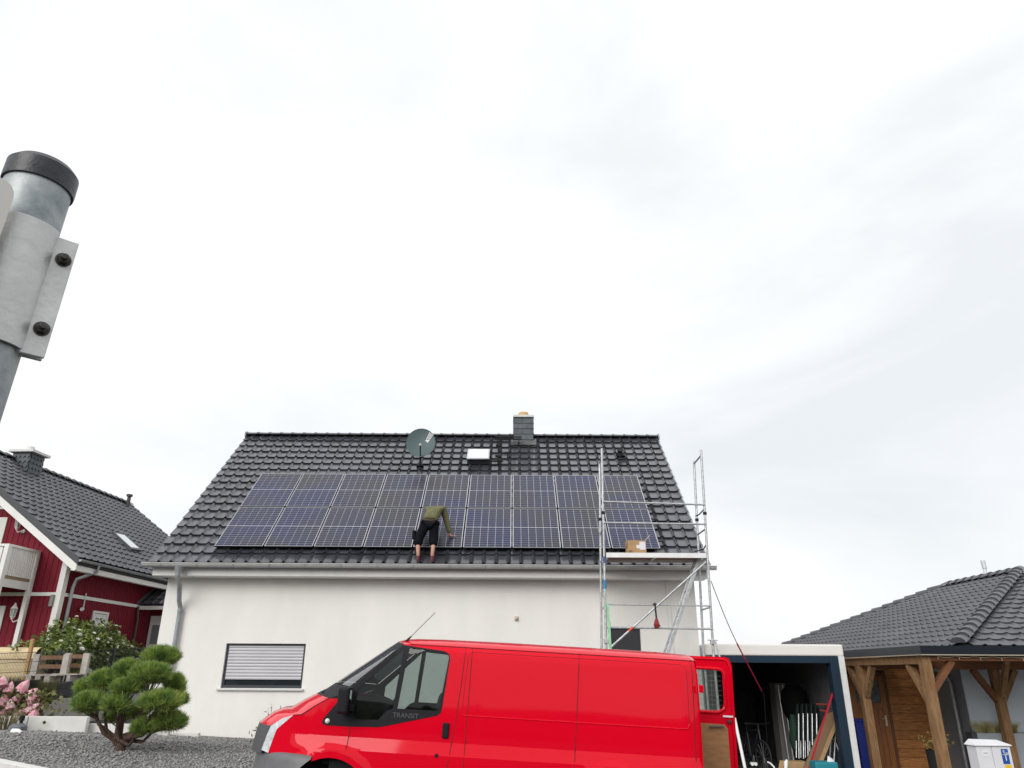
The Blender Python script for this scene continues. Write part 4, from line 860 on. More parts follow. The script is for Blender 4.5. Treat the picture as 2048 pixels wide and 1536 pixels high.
# edge of the sign plate carried by the clamp, turned away to the left
c = lowp+ax*((h0+h1)/2+.012)+rightv*(-.047)+view*(.052)
sg = MB(); hw, hh_ = .028, (h1-h0)/2+.016; pl = []
for (sx_, sz_) in ((1, 1), (-1, 1), (-1, -1), (1, -1)):
    for i in range(5): t = R({(1, 1): 0, (-1, 1): 90, (-1, -1): 180, (1, -1): 270}[(sx_, sz_)]+i*22.5); pl.append((sx_*(hw-.02)+.02*math.cos(t), sz_*(hh_-.02)+.02*math.sin(t)))
pl = [(x if x > -.0 else x-.45, y) for x, y in pl]
sg.prism(pl, lambda p, q, d: c+rightv*p+ax*q+view*d, 0, .003); sg.build('sign_plate', mat('sign_back', (.52, .50, .47), .5, .3), post_)
# ================================================================== GARAGE
GY = 17.0; gtl = atY(1420, 1288, GY); gtr = atY(1685, 1289, GY); GX0, GX1 = WX1+.045, gtr.x; GZ = gtr.z; GF = -.36
zfb = atY(1600, 1312, GY).z; zbb = atY(1600, 1326, GY).z
gar = thing('garage', ((GX0+GX1)/2, GY, GF), 'open flat-roofed garage with white fascia and dark blue frame beside the white house', 'garage')
MB().box(GX0, GX1+.0, GY, GY+6.5, zfb+.002, GZ).build('roof', mat('fascia_white', (.72, .70, .66), .6, var=.03, vscale=2), gar, bevel=.03)
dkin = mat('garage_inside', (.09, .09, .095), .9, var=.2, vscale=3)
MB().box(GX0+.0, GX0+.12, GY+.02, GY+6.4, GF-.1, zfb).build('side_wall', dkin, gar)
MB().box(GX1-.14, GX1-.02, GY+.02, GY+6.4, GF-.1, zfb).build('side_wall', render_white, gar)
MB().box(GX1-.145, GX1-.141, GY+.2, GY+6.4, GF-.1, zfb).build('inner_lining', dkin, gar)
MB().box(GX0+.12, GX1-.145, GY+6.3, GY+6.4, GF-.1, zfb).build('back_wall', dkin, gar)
MB().box(GX0+.12, GX1-.145, GY-.0, GY+6.3, GF-.1, GF).build('floor', mat('garage_floor', (.28, .27, .26), .85, var=.25, vscale=3), gar)
blu = mat('frame_blue', (.014, .030, .050), .45, spec=.2)
MB().box(GX0+.1, GX1-.155, GY+.01, GY+.2, zbb, zfb-.0).build('door_beam', blu, gar, bevel=.004)
pw = atY(1684, 1400, GY).x-atY(1667, 1400, GY).x
MB().box(GX1-.15-pw, GX1-.15, GY-.01, GY+.22, GF, zfb-.002).build('door_post', blu, gar, bevel=.004)
MB().box(GX1-.14, GX1-.012, GY-.012, GY+.018, GF, zfb+.001).build('corner_trim', alu_bright, gar)
MB().box(GX1-.30, GX1-.26, GY+.0, GY+.008, zbb-.0, zbb+.02).build('catch', white_plastic, gar)
# things in the garage
def G(px, py, Y): return atY(px, py, Y)
p = G(1548, 1366, 20.5); q = G(1566, 1366, 20.5); solid('storage_cupboard', MB().box(p.x, q.x+.05, 20.5, 20.95, GF, p.z), mat('cup_grey', (.36, .36, .36), .7), 'tall pale grey cupboard at the back of the garage', 'cupboard', bevel=.01)
for i, (px, py0, r) in enumerate(((1556, 1370, .02), (1565, 1370, .022))):
    a = G(px, py0, 19.7); mb = MB(); mb.tube([(a.x, 19.7, a.z), (a.x+.02, 19.6, GF)], r, 8); solid('steel_pole', mb, alu, 'thin steel pole standing upright beside the pale cupboard, %s one' % ('left', 'right')[i], 'pole', 'steel poles in the garage')
# bicycle
byc = G(1527, 1490, 18.6); bz0 = GF; bk = thing('bicycle', (byc.x, 18.6, bz0), 'dark bicycle parked inside the garage behind the open van door', 'bicycle')
bx = byc.x; wr = .34; wc = [Vector((bx-.12, 18.3, bz0+wr)), Vector((bx-.30, 19.28, bz0+wr))]
for c in wc:
    dv = (wc[1]-wc[0]).normalized(); mb = MB(); mb.tube([c+dv*(wr*math.cos(t))+Vector((0, 0, wr*math.sin(t))) for t in np.linspace(0, 6.283, 33)], .022, 8, caps=False); wh = mb.build('wheel', dark_rubber, bk, smooth=1)
    mb = MB(); [mb.tube([c, c+dv*(wr*math.cos(t))+Vector((0, 0, wr*math.sin(t)))], .003, 4) for t in np.linspace(0, 6.28, 15)[:-1]]; mb.build('spokes', alu, wh)
f0, f1 = wc; st = f1.lerp(f0, .32)+Vector((0, 0, .50)); hd = f0.lerp(f1, .10)+Vector((0, 0, .55)); bbk = f1.lerp(f0, .42)+Vector((0, 0, -.06))
mb = MB(); [mb.tube([a, b], .018, 8) for a, b in ((f1, bbk), (f1, st), (bbk, st), (bbk, hd), (st, hd), (hd, f0))]; mb.tube([st, st+Vector((0, 0, .12))], .014, 6); mb.tube([hd, hd+Vector((0, 0, .12))], .014, 6); mb.build('frame', mat('bike_dark', (.03, .03, .04), .35), bk, smooth=1)
mb = MB(); mb.box(st.x-.07, st.x+.07, st.y-.12, st.y+.12, st.z+.12, st.z+.17); mb.build('saddle', black_metal, bk, bevel=.03)
mb = MB(); h_ = hd+Vector((0, 0, .13)); mb.tube([h_+Vector((-.28, .06, .02)), h_+Vector((-.1, 0, 0)), h_+Vector((.1, 0, 0)), h_+Vector((.28, .06, .02))], .013, 6); mb.build('handlebar', black_metal, bk, smooth=1)
mb = MB(); mb.lathe([(.09, -.005), (.09, .005)], c=bbk+Vector((.03, 0, 0)), n=20, M=Matrix.Rotation(R(90), 3, 'Y')); mb.tube([bbk+Vector((.06, 0, 0)), bbk+Vector((.07, .05, -.16))], .01, 6); mb.build('crank', alu, bk)
# stack of folded garden chairs with bright legs
for i in range(5):
    a = G(1598+i*9, 1432, 18.3); b = G(1600+i*9-5, 1492, 18.2); fc = thing('folding_chair', (a.x, 18.25, b.z-.25), 'folded metal chair leaning in the garage row, %s from the left' % ordn[i], 'chair', 'folded chairs in the garage')
    for dy in (0, .16):
        mb = MB(); mb.tube([(a.x, 18.3+dy, a.z+.05), (b.x, 18.2+dy, b.z-.25)], .012, 6); mb.build('leg', alu, fc, smooth=1)
    mb = MB(); mb.beam((a.x+.02, 18.4, a.z+.25), (b.x+.05, 18.36, b.z+.1), .02, .16, up=(0, 1, 0)); mb.build('backrest', mat('chair_cloth', (.015, .03, .025), .8), fc)
# black round parasol bag and the green sacks
c = G(1590, 1408, 18.7); mb = MB(); mb.lathe([(.02, .42), (.16, .40), (.27, .28), (.31, .05), (.28, -.2), (.18, -.36), (.05, -.4)], c=c, n=18); solid('black_sack', mb, mat('sack_black', (.004, .004, .004), .9, spec=.1), 'big black sack hanging in the dark garage', 'sack', smooth=1)
c = G(1588, 1462, 18.5); mb = MB(); mb.tube([c+Vector((0, 0, .35)), c+Vector((.02, 0, .1)), c+Vector((0, .02, -.2)), c+Vector((-.02, 0, -.38))], [.05, .11, .12, .07], 10); solid('garden_parasol', mb, mat('parasol_green', (.008, .035, .02), .8), 'rolled dark green parasol standing in the garage', 'parasol', smooth=1)
# tall cardboard box leaning, tied with a red strap
a = G(1608, 1536, 17.25); b = G(1652, 1428, 17.55); hz = Vector((.30, 0, .05))
tall = thing('long_carton', (a.x, 17.3, a.z-.2), 'long brown cardboard carton leaning at the garage front behind a red strap', 'box')
d = (b-a).normalized(); base = a-d*.35; side_v = Vector((.30, .02, .075)); back_v = Vector((.03, .12, -.0))
v8 = [base, base+side_v, base+side_v+back_v, base+back_v]; v8 += [p+(b-base) for p in v8]
mb = MB(); mb.add(v8, [(0, 1, 5, 4), (2, 3, 7, 6), (3, 0, 4, 7), (3, 2, 1, 0), (4, 5, 6, 7), (1, 2, 6, 5)]); mb.build('carton', mat('carton_dark', (.21, .13, .07), .85, var=.1), tall)
ed = base+side_v; mb = MB(); v8 = [ed+Vector((.004, -.004, 0)), ed+Vector((.125, .02, .03)), ed+Vector((.125, .05, .03)), ed+Vector((.004, .03, 0))]; v8 += [p+(b-base)*1.0 for p in v8]; mb.add(v8, [(0, 1, 5, 4), (2, 3, 7, 6), (3, 0, 4, 7), (3, 2, 1, 0), (4, 5, 6, 7), (1, 2, 6, 5)]); mb.build('lid_edge', cardm, tall)
mb = MB(); mb.beam(G(1612, 1536, 17.12)-Vector((.03, 0, .2)), G(1669, 1374, 17.12), .036, .02, up=(0, 1, 0)); solid('red_bar', mb, mat('bar_red', (.42, .012, .03), .4), 'slanting red bar propped in front of the long carton', 'bar')
# wood board hung at top right, pale panel, red handled tools, crutches
a = G(1650, 1345, 18.4); b = G(1664, 1345, 18.4); c = G(1660, 1388, 18.4); solid('wood_board', MB().add([(a.x, 18.4, a.z), (b.x+.03, 18.4, b.z), (b.x+.10, 18.4, c.z), (a.x+.07, 18.4, c.z), (a.x, 18.44, a.z), (b.x+.03, 18.44, b.z), (b.x+.10, 18.44, c.z), (a.x+.07, 18.44, c.z)], [(0, 3, 2, 1), (4, 5, 6, 7), (0, 1, 5, 4), (1, 2, 6, 5), (2, 3, 7, 6), (3, 0, 4, 7)]), mat('board_orange', (.40, .17, .045), .6, var=.15, vscale=8), 'orange wooden board hanging at the right inside the garage', 'board')
a = G(1632, 1391, 18.9); b = G(1676, 1424, 18.9); solid('pale_panel', MB().box(a.x, b.x, 18.9, 18.94, b.z, a.z), mat('pale_grey', (.32, .32, .34), .7), 'pale grey panel behind the red handled tools in the garage', 'panel')
for i in range(3):
    a = G(1632+i*4, 1408+i*6, 18.0); b = G(1676, 1416+i*9, 17.9); mb = MB(); mb.tube([a, a.lerp(b, .5)+Vector((0, 0, .03)), b], .016, 6); solid('garden_tool', mb, (mat('tool_black', (.02, .02, .02), .6) if i == 1 else mat('tool_red', (.35, .05, .03), .5)), ('upper red', 'middle black', 'lower red')[i]+' tool handle lying across in the garage', 'tool', smooth=1)
for i, (x0, y0, x1, y1) in enumerate(((1665, 1440, 1660, 1505), (1672, 1452, 1668, 1520), (1678, 1436, 1690, 1490), (1668, 1478, 1690, 1530))):
    a = G(x0, y0, 17.7); b = G(x1, y1, 17.6); mb = MB(); mb.tube([a, b], .017, 8); mb.tube([b, b+(b-a)*.6], .014, 8); mb.tube([a+Vector((-.05, 0, 0)), a+Vector((.05, 0, 0))], .016, 6)
    solid('crutch', mb, alu, 'metal crutch leaning against the blue garage post, %s of four' % ordn[i], 'crutch', 'crutches in the garage', smooth=1)
# low clutter on the garage floor
a = G(1630, 1524, 16.4); b = G(1676, 1524, 16.4); solid('turquoise_crate', MB().box(a.x, b.x, 16.4, 16.75, a.z-.35, a.z), mat('turquoise', (.01, .20, .25), .5), 'turquoise crate in front of the garage post', 'crate', bevel=.03)
c = G(1664, 1524, 16.45); mb = MB(); mb.add([tuple(c+Vector(v)) for v in ((-.10, 0, -.02), (.02, .0, -.03), (.10, .05, -.02), (-.02, .1, .0), (-.05, .05, .11), (.03, .06, .06))], [(0, 1, 4), (1, 2, 5), (1, 5, 4), (2, 3, 5), (3, 4, 5), (3, 0, 4)]); solid('paper_sheet', mb, mat('paper', (.72, .71, .74), .7), 'crumpled white paper lying in the turquoise crate', 'paper')
a = G(1576, 1536, 17.4); solid('small_carton', MB().box(a.x-.02, a.x+.42, 17.4, 17.7, GF, a.z+.12), cardm, 'low brown carton on the garage floor', 'box', bevel=.006)
a = G(1560, 1528, 17.2); mb = MB(); mb.beam(a-Vector((.05, 0, .25)), a+Vector((.05, 0, .06)), .09, .03, up=(0, 1, 0)); solid('wood_offcut', mb, mat('offcut', (.42, .27, .13), .8), 'short wooden offcut standing on the garage floor', 'wood')
a = G(1572, 1524, 17.1); mb = MB(); mb.tube([a-Vector((.03, 0, .2)), a, a+Vector((.03, 0, .04))], [.04, .045, .02], 10); solid('spray_bottle', mb, white_plastic, 'small white bottle beside the wooden offcut', 'bottle', smooth=.8)
a = G(1505, 1528, 17.2)
for i in range(2): mb = MB(); mb.tube([a+Vector((i*.07, 0, 0)), a+Vector((i*.07, .1, 0))], [.035, .03], 12); solid('pipe_end', mb, white_plastic, '%s of two white pipe ends among the floor clutter' % ('left', 'right')[i], 'pipe', 'pipe ends', smooth=.6)
a = G(1535, 1524, 17.2); b = G(1548, 1534, 17.1); mb = MB(); mb.tube([a, a.lerp(b, .5)+Vector((0, 0, .02)), b, b+Vector((.03, 0, -.2))], .017, 6); solid('white_hose', mb, white_plastic, 'short white hose curving over the floor clutter', 'hose', smooth=1)
mb = MB(); mb.box(G(1500, 1500, 18.6).x, G(1590, 1500, 18.6).x, 18.0, 20.0, GF+.004, GF+.02); solid('floor_board', mb, mat('board_brown', (.22, .13, .06), .8, var=.2), 'brown board lying flat on the garage floor', 'board')
# white pole leaning beside the van door
a = G(1469, 1436, 15.2); b = G(1490, 1536, 15.0); e = b+(b-a)*.75; mb = MB(); mb.tube([a, e], .028, 10); solid('white_pole', mb, white_plastic, 'white pole leaning beside the open van door', 'pole', smooth=1)

# ================================================================== NEIGHBOUR ON THE RIGHT
wood_post = mat('post_wood', (.15, .075, .030), .8, spec=.2, c2=(.31, .19, .10), vscale=5, stretch=(4, 4, .6), c2lo=.3, c2hi=.75, bump=.15, bscale=25)
wood_dark = mat('beam_wood', (.155, .060, .022), .75, var=.25, vscale=5, stretch=(.6, 4, 4), bump=.15)
plank_m = mat('plank_wood', (.40, .165, .048), .65, var=.5, vscale=5, stretch=(.9, 4, 6), bump=.15, rnd=.2)
grey_wall = mat('grey_render', (.52, .57, .62), .9, var=.04, vscale=1, bump=.2, bscale=90)
shaded_wall = mat('grey_render_shaded', (.17, .18, .20), .9, var=.05, vscale=1, bump=.2, bscale=90)  # darker copy of the grey render, with the side wall's shade in its colour
PCY = 14.6; pcx = atY(1838, 1291, PCY).x; pzt = atY(1838, 1291, PCY).z; pzb = atY(1838, 1308, PCY).z
HG = -.45; WYB, WYN = 19.0, 17.75; sx0 = atY(1921, 1345, WYN).x
rh = thing('grey_bungalow', (sx0, WYN, HG), 'grey bungalow with dark hipped roof behind the timber porch on the right', 'house')
MB().box(sx0, 24, WYN, 30, HG-.1, 2.28).build('wall', grey_wall, rh)
MB().box(sx0-.025, sx0-.002, WYN+.002, WYB, HG-.1, 2.2).build('side_wall', shaded_wall, rh)
wl0 = GX1+.1
MB().box(wl0, sx0-.026, WYB+.032, WYB+.2, HG-.1, 2.2).build('porch_wall', wood_dark, rh)
pw_ = rh.children[-1]
dx0 = atY(1702, 1400, WYB).x; dx1 = atY(1772, 1400, WYB).x; dz1 = atY(1760, 1352, WYB).z
z = HG
while z < 2.1:
    hgt = .19
    for (x0, x1) in ((wl0+.001, dx0-.10), (dx1+.08, sx0-.03)):
        if x1 > x0+.05 and not (x0 < dx0 and 0): MB().box(x0, x1, WYB+.004, WYB+.03, z+.003, z+hgt-.003).build('plank', plank_m, pw_, bevel=.004)
    if z > dz1: MB().box(dx0-.098, dx1+.078, WYB+.004, WYB+.03, z+.003, z+hgt-.003).build('plank', plank_m, pw_, bevel=.004)
    z += hgt
doorm = mat('door_wood', (.30, .11, .03), .5, var=.2, vscale=4, stretch=(5, 4, .7), bump=.1)
mb = MB(); mb.box(dx0-.09, dx0, WYB-.03, WYB+.03, HG, dz1+.08); mb.box(dx1, dx1+.07, WYB-.03, WYB+.03, HG, dz1+.08); mb.box(dx0, dx1, WYB-.03, WYB+.03, dz1, dz1+.08); dfr = mb.build('door_frame', mat('door_frame_wood', (.13, .05, .018), .5, var=.2, vscale=5), rh, bevel=.006)
dw = dx1-dx0; mb = MB(); wzb = atY(1750, 1405, WYB).z; wzt = dz1-.10
for (x0, x1, z0, z1) in ((dx0, dx0+.13, HG+.02, dz1), (dx1-.13, dx1, HG+.02, dz1), (dx0+.13, dx1-.13, wzt, dz1), (dx0+.13, dx1-.13, wzb-.15, wzb), (dx0+.13, dx1-.13, HG+.02, HG+.2)): mb.box(x0, x1, WYB-.02, WYB+.02, z0, z1)
dr2 = mb.build('door', doorm, rh, bevel=.006)
for i in range(5): w5 = (dw-.26)/5; MB().box(dx0+.13+i*w5+.003, dx0+.13+(i+1)*w5-.003, WYB-.006, WYB+.012, HG+.2, wzb-.15).build('door_board', doorm, dr2, bevel=.004)
MB().box(dx0+.13, dx1-.13, WYB, WYB+.006, wzb, wzt).build('pane', mat('door_pane', (.10, .12, .13), .08, coat=.3, var=.5, vscale=6), dr2)
a = atY(1771, 1440, WYB); mb = MB(); mb.box(a.x-.02, a.x+.02, WYB-.035, WYB-.021, a.z-.13, a.z+.10); mb.tube([(a.x, WYB-.06, a.z+.03), (a.x-.11, WYB-.06, a.z+.03)], .011, 8); mb.tube([(a.x, WYB-.03, a.z+.03), (a.x, WYB-.065, a.z+.03)], .011, 8); mb.build('handle', mat('brass_pale', (.62, .58, .46), .35, .5), dr2, smooth=.7)
MB().box(dx0-.05, dx1+.05, WYB-.12, WYB+.03, HG, HG+.03).build('threshold', concrete_pale, rh)
a = atY(1737, 1456, WYB-.05); mb = MB(); mb.lathe([(.001, 0), (.055, 0), (.055, .012)], c=(a.x, WYB-.03, a.z), n=16, M=Matrix.Rotation(R(90), 3, 'X')); mb.build('blue_disc', mat('blue_plastic', (.01, .04, .42), .4), dr2)
a = atY(1905, 1350, WYN+.5); dpx = sx0-.1; mb = MB(); mb.tube([(dpx-.30, WYB-.1, 2.15), (dpx-.28, WYB-.15, 1.95), (dpx-.06, WYN+.35, 1.78), (dpx-.02, WYN+.28, 1.55), (dpx-.02, WYN+.28, HG)], .035, 10); mb.build('downpipe', zinc, rh, smooth=.8)
# hipped roof
EZ = 2.30; ex, ey = 9.25, 15.98; t_ = 5.15; pitch = R(23); ax_, ay_, az_ = ex+t_, ey+t_, EZ+t_*math.tan(pitch); ry = 25.2; by = ry+t_; ex2 = ax_+t_
core = MB(); core.v = [(ex, ey, EZ-.05), (ex2, ey, EZ-.05), (ex2, by, EZ-.05), (ex, by, EZ-.05), (ax_, ay_, az_-.05), (ax_, ry, az_-.05)]; core.f = [(0, 1, 4), (1, 2, 5, 4), (2, 3, 5), (3, 0, 4, 5), (3, 2, 1, 0)]
rroof = core.build('roof', MATS['deck'], rh)
def tile_field(name, org, u, s, poly, tw, e, m, parent, lift=.03, roll=.03):
    tv_, tf_ = tile_template(tw, e, roll_h=roll, lift=lift, k=6); u = Vector(u).normalized(); s = Vector(s).normalized(); n = u.cross(s).normalized()
    A = np.array(Matrix((u, s, n)).transposed()); Ms = []; us_ = [p[0] for p in poly]; ss_ = [p[1] for p in poly]
    i0, i1 = int(min(us_)//tw)-1, int(max(us_)//tw)+2
    for r in range(int(max(ss_)/e)+1):
        for i in range(i0, i1):
            cu, cs = (i+.5)*tw, min((r+.5)*e, max(ss_)-.01)
            if inpoly(cu, cs, poly): Ms.append((tuple(Vector(org)+u*(i*tw)+s*(r*e)-n*.02), A))
    V_, F_ = inst(tv_, np.array(tf_), Ms); return raw(name, V_, F_, m, parent, smooth=.75, kind='stuff')
SL = t_/math.cos(pitch)
tile_field('roof_tiles', (ex, ey, EZ), (1, 0, 0), (0, math.cos(pitch), math.sin(pitch)), [(0, 0), (2*t_, 0), (t_, SL)], .30, .34, tile_far, rroof)
tile_field('roof_tiles', (ex, by, EZ), (0, -1, 0), (math.cos(pitch), 0, math.sin(pitch)), [(0, 0), (by-ey, 0), (by-ay_, SL), (by-ry, SL)], .30, .34, tile_far, rroof)
def caps(a, b, parent, m, r=.11, ln=.38, name='hip_tile', lift=.03):
    a, b = Vector(a), Vector(b); d = (b-a); n = max(1, int(d.length/ln)); d.normalize(); up = Vector((0, 0, 1)); s_ = d.cross(up).normalized(); w_ = s_.cross(d)
    me = None; k = 7; seg = (b-a).length/n; vv = []
    for xx, rr in ((0, r), (seg*1.12, r*.88)):
        for i in range(k): t = math.pi*i/(k-1); vv.append(d*xx+s_*(rr*math.cos(t))+w_*(rr*math.sin(t)*.8+(.035 if xx == 0 else 0)))
    ff = [(i, i+1, k+i+1, k+i) for i in range(k-1)]+[tuple(range(k))]
    me = bpy.data.meshes.new(name); me.from_pydata([tuple(v) for v in vv], [], ff); me.materials.append(m); me.polygons.foreach_set('use_smooth', [True]*len(ff)); me.set_sharp_from_angle(angle=.8)
    for i in range(n):
        o = bpy.data.objects.new(name, me); col.objects.link(o); o.parent = parent; OFF[o] = OFF[parent]; o.location = a+d*(seg*i)+Vector((0, 0, lift))-OFF[parent]
caps((ex, ey, EZ-.02), (ax_, ay_, az_), rroof, tile_far, r=.15, ln=.40); caps((ex, by, EZ), (ax_, ry, az_), rroof, tile_far, r=.16, ln=.40, lift=-.05); caps((ax_, ay_, az_), (ax_, ry-.2, az_), rroof, tile_far, r=.14, ln=.40, name='ridge_tile', lift=-.01)
a = atY(1964, 1121, 24); b = atY(1968, 1150, 24); mb = MB(); mb.tube([(b.x, 24, b.z-.6), (a.x+.03, 24, a.z-.25)], .05, 12); mb.tube([(a.x+.03, 24, a.z-.25), (a.x+.02, 24, a.z)], .07, 12); mb.build('flue_pipe', mat('flue_white', (.62, .64, .66), .4, .3), rh, smooth=.8)
# timber porch
por = thing('timber_porch', (pcx, PCY, HG), 'brown timber porch with braced posts and black fascia before the grey bungalow', 'porch')
fas = mat('fascia_black', (.011, .014, .020), .5, spec=.2); px1_ = 16.5
MB().box(pcx, px1_, PCY, 15.95, pzb+.03, pzt-.03).build('flat_roof', fas, por); MB().box(pcx+.05, 9.2, 15.95, 18.9, pzb+.035, pzt-.06).build('flat_roof', fas, por)
MB().box(pcx, px1_, PCY-.025, PCY-.001, pzb, pzt).build('fascia', fas, por); MB().box(pcx-.025, pcx-.001, PCY-.025, 18.95, pzb, pzt).build('fascia', mat('fascia_grey', (.035, .04, .045), .5, spec=.3), por)
mb = MB(); mb.beam((pcx-.01, PCY-.015, pzb-.012), (px1_, PCY-.015, pzb-.012), .02, .018); mb.beam((pcx-.015, PCY, pzb-.012), (pcx-.015, 18.9, pzb-.012), .02, .018); mb.build('drip_edge', mat('drip_beige', (.36, .32, .25), .6), por)
PW = .17; bzt = pzb-.025; bzb = atY(1853, 1328, PCY).z
pc = atY(1858, 1340, PCY+.1).x; cx = pcx+.14
MB().box(cx-PW/2, cx+PW/2, PCY+.09, PCY+.09+PW, HG-.1, bzt).build('post', wood_post, por, bevel=.006)
y2 = PCY+.09+PW
MB().box(cx-PW/2+.004, cx+PW/2-.004, y2, 18.9, bzb, bzt).build('beam', wood_post, por, bevel=.006)
MB().box(cx+PW/2, px1_, PCY+.094, y2-.004, bzt-.09, bzt-.0).build('beam', wood_dark, por, bevel=.006)
BY = 17.1; bk0 = atY(1950, 1339, BY).z; bk1 = atY(1950, 1322, BY).z; MB().box(cx+PW/2+.01, px1_, BY, BY+PW, bk0, bk1).build('beam', wood_dark, por, bevel=.006)
yb = None
p2 = atX(1726, 1345, cx); yp2 = p2.y
MB().box(cx-PW/2, cx+PW/2, yp2, yp2+PW, HG-.1, bzb-.001).build('post', wood_post, por, bevel=.006)
for sgn in (-1, 1): mb = MB(); mb.beam((cx, yp2+PW/2+sgn*.08, bzb-.62), (cx, yp2+PW/2+sgn*.58, bzb-.002), .12, .11, up=(1, 0, 0)); mb.build('brace', wood_post, por)
mb = MB(); mb.beam((cx, y2+.02, bzb-.62), (cx, y2+.52, bzb-.002), .12, .11, up=(1, 0, 0)); mb.build('brace', wood_post, por)
mb = MB(); mb.beam((cx+PW/2-.02, PCY+.09+PW/2, bzb-.45), (cx+PW/2+.42, PCY+.09+PW/2, bzt-.092), .11, .11, up=(0, 1, 0)); mb.build('brace', wood_dark, por)
x3 = atY(1988, 1350, BY).x+.06
MB().box(x3-PW/2, x3+PW/2, BY+.002, BY+PW-.002, HG-.1, bk0-.001).build('post', wood_post, por, bevel=.006)
for sgn in (-1, 1): mb = MB(); mb.beam((x3+sgn*.05, BY+PW/2, bk0-.64), (x3+sgn*.46, BY+PW/2, bk0-.002), .11, .12, up=(0, 1, 0)); mb.build('brace', wood_dark if sgn < 0 else wood_post, por)
mb = MB(); mb.beam((x3, BY-.02, bzb-.6), (x3, BY-.5, bzb+.2), .10, .10, up=(1, 0, 0)); mb.build('brace', wood_post, por)
mb = MB(); x = cx+.2; pts = []
while x < px1_: pts.append((x, PCY+.05, bzt-.015-.02*math.sin(x*9)**2)); x += .08
mb.tube(pts, .006, 5); [mb.tube([p, (p[0], p[1], p[2]-.05)], .006, 4) for p in pts[::5]]; solid('light_string', mb, mat('cable_pale', (.5, .42, .3), .6), 'thin light string draped along the porch beam under the fascia', 'lights')
MB().box(pcx+.02, px1_, PCY+.1, WYB-.002, HG-.12, HG).build('floor_slab', concrete, por)
# pots and planter
a = atY(1877, 1520, 16.0); pt = thing('potted_plant', (a.x, 16.0, HG), 'yellowish leafy plant in a black pot behind the porch corner post', 'plant')
ptop = atY(1877, 1500, 16.0).z
MB().lathe([(.13, 0), (.17, .02), (.20, ptop-HG-.03), (.215, ptop-HG), (.19, ptop-HG-.01), (.02, ptop-HG-.03)], c=(a.x, 16.0, HG), n=18).build('pot', mat('pot_black', (.012, .013, .014), .5), pt, smooth=.7)
def leaves(name, pts, size, m, parent, up=.4, asp=.55, kind=None):
    tvv = np.array([(0, 0, 0), (.5*asp, .45, .08), (0, 1, 0), (-.5*asp, .45, .08)]); Ms = []
    for p in pts:
        sz = size*random.uniform(.6, 1.3); d = Vector((random.gauss(0, 1), random.gauss(0, 1), random.gauss(up, .6))).normalized(); n = Vector((random.gauss(0, 1), random.gauss(0, 1), random.gauss(.8, .6)))
        u = d.cross(n).normalized(); n = u.cross(d); Ms.append((tuple(p), np.array(Matrix((u, d, n)).transposed())*sz))
    V_, F_ = inst(tvv, np.array([(0, 1, 2, 3)]), Ms); o = raw(name, V_, F_, m, parent)
    if kind: o['kind'] = kind
    return o
mb = MB(); tips = []
for i in range(16):
    t = random.uniform(0, 6.28); r = random.uniform(.1, .34); tip = Vector((a.x+r*math.cos(t), 16.0+r*math.sin(t)*.7, ptop+random.uniform(.08, .30))); b0 = Vector((a.x, 16.0, ptop-.03)); mb.tube([b0, b0.lerp(tip, .6)+Vector((0, 0, .05)), tip], .005, 4); tips += [b0.lerp(tip, random.uniform(.4, 1.05))+Vector((random.gauss(0, .03), random.gauss(0, .03), random.gauss(.02, .03))) for _ in range(14)]
mb.build('stems', mat('stem_brown', (.12, .08, .04), .8), pt); leaves('foliage', tips, .065, mat('leaf_yellow', (.30, .24, .06), .6, c2=(.34, .15, .06), vscale=9), pt)
a = atY(1948, 1466, 17.2); pl_ = thing('planter_trough', (a.x+1, 17.3, HG), 'long grey planter trough with grasses against the pale grey wall', 'planter')
pzt2 = atY(1960, 1466, 17.3).z; MB().box(a.x+.1, a.x+3.2, 17.28, 17.62, HG, pzt2).build('trough', mat('trough_grey', (.30, .33, .36), .7, var=.06), pl_, bevel=.01); MB().box(a.x-.02, a.x+.098, 17.27, 17.5, HG, pzt2+.01).build('trough_end', mat('trough_dark', (.05, .05, .055), .7), pl_)
gm = mat('grass_pale', (.42, .40, .18), .7, c2=(.30, .20, .12), vscale=6)
def blades(name, c, r, h, n, m, parent, w=.006, lean=.5):
    V_ = []; F_ = []
    for i in range(n):
        t = random.uniform(0, 6.28); rr = r*math.sqrt(random.random()); b0 = Vector((c[0]+rr*math.cos(t), c[1]+rr*math.sin(t), c[2])); d = Vector((math.cos(t), math.sin(t), 0))*lean*random.random(); hh = h*random.uniform(.6, 1.1)
        m1 = b0+Vector((0, 0, hh*.55))+d*hh*.3; tp_ = b0+Vector((0, 0, hh))+d*hh; s_ = Vector((-math.sin(t+1), math.cos(t+1), 0))*w; o = len(V_); V_ += [b0-s_, b0+s_, m1+s_*.8, m1-s_*.8, tp_+s_*.2, tp_-s_*.2]; F_ += [(o, o+1, o+2, o+3), (o+3, o+2, o+4, o+5)]
    return raw(name, np.array([tuple(v) for v in V_]), np.array(F_), m, parent)
for i, px in enumerate((1966, 1993, 2022)):
    g = atY(px, 1466, 17.4); blades('grass_tuft', (g.x, 17.42, pzt2-.01), .13, .24, 260, gm, pl_, .005, .7)
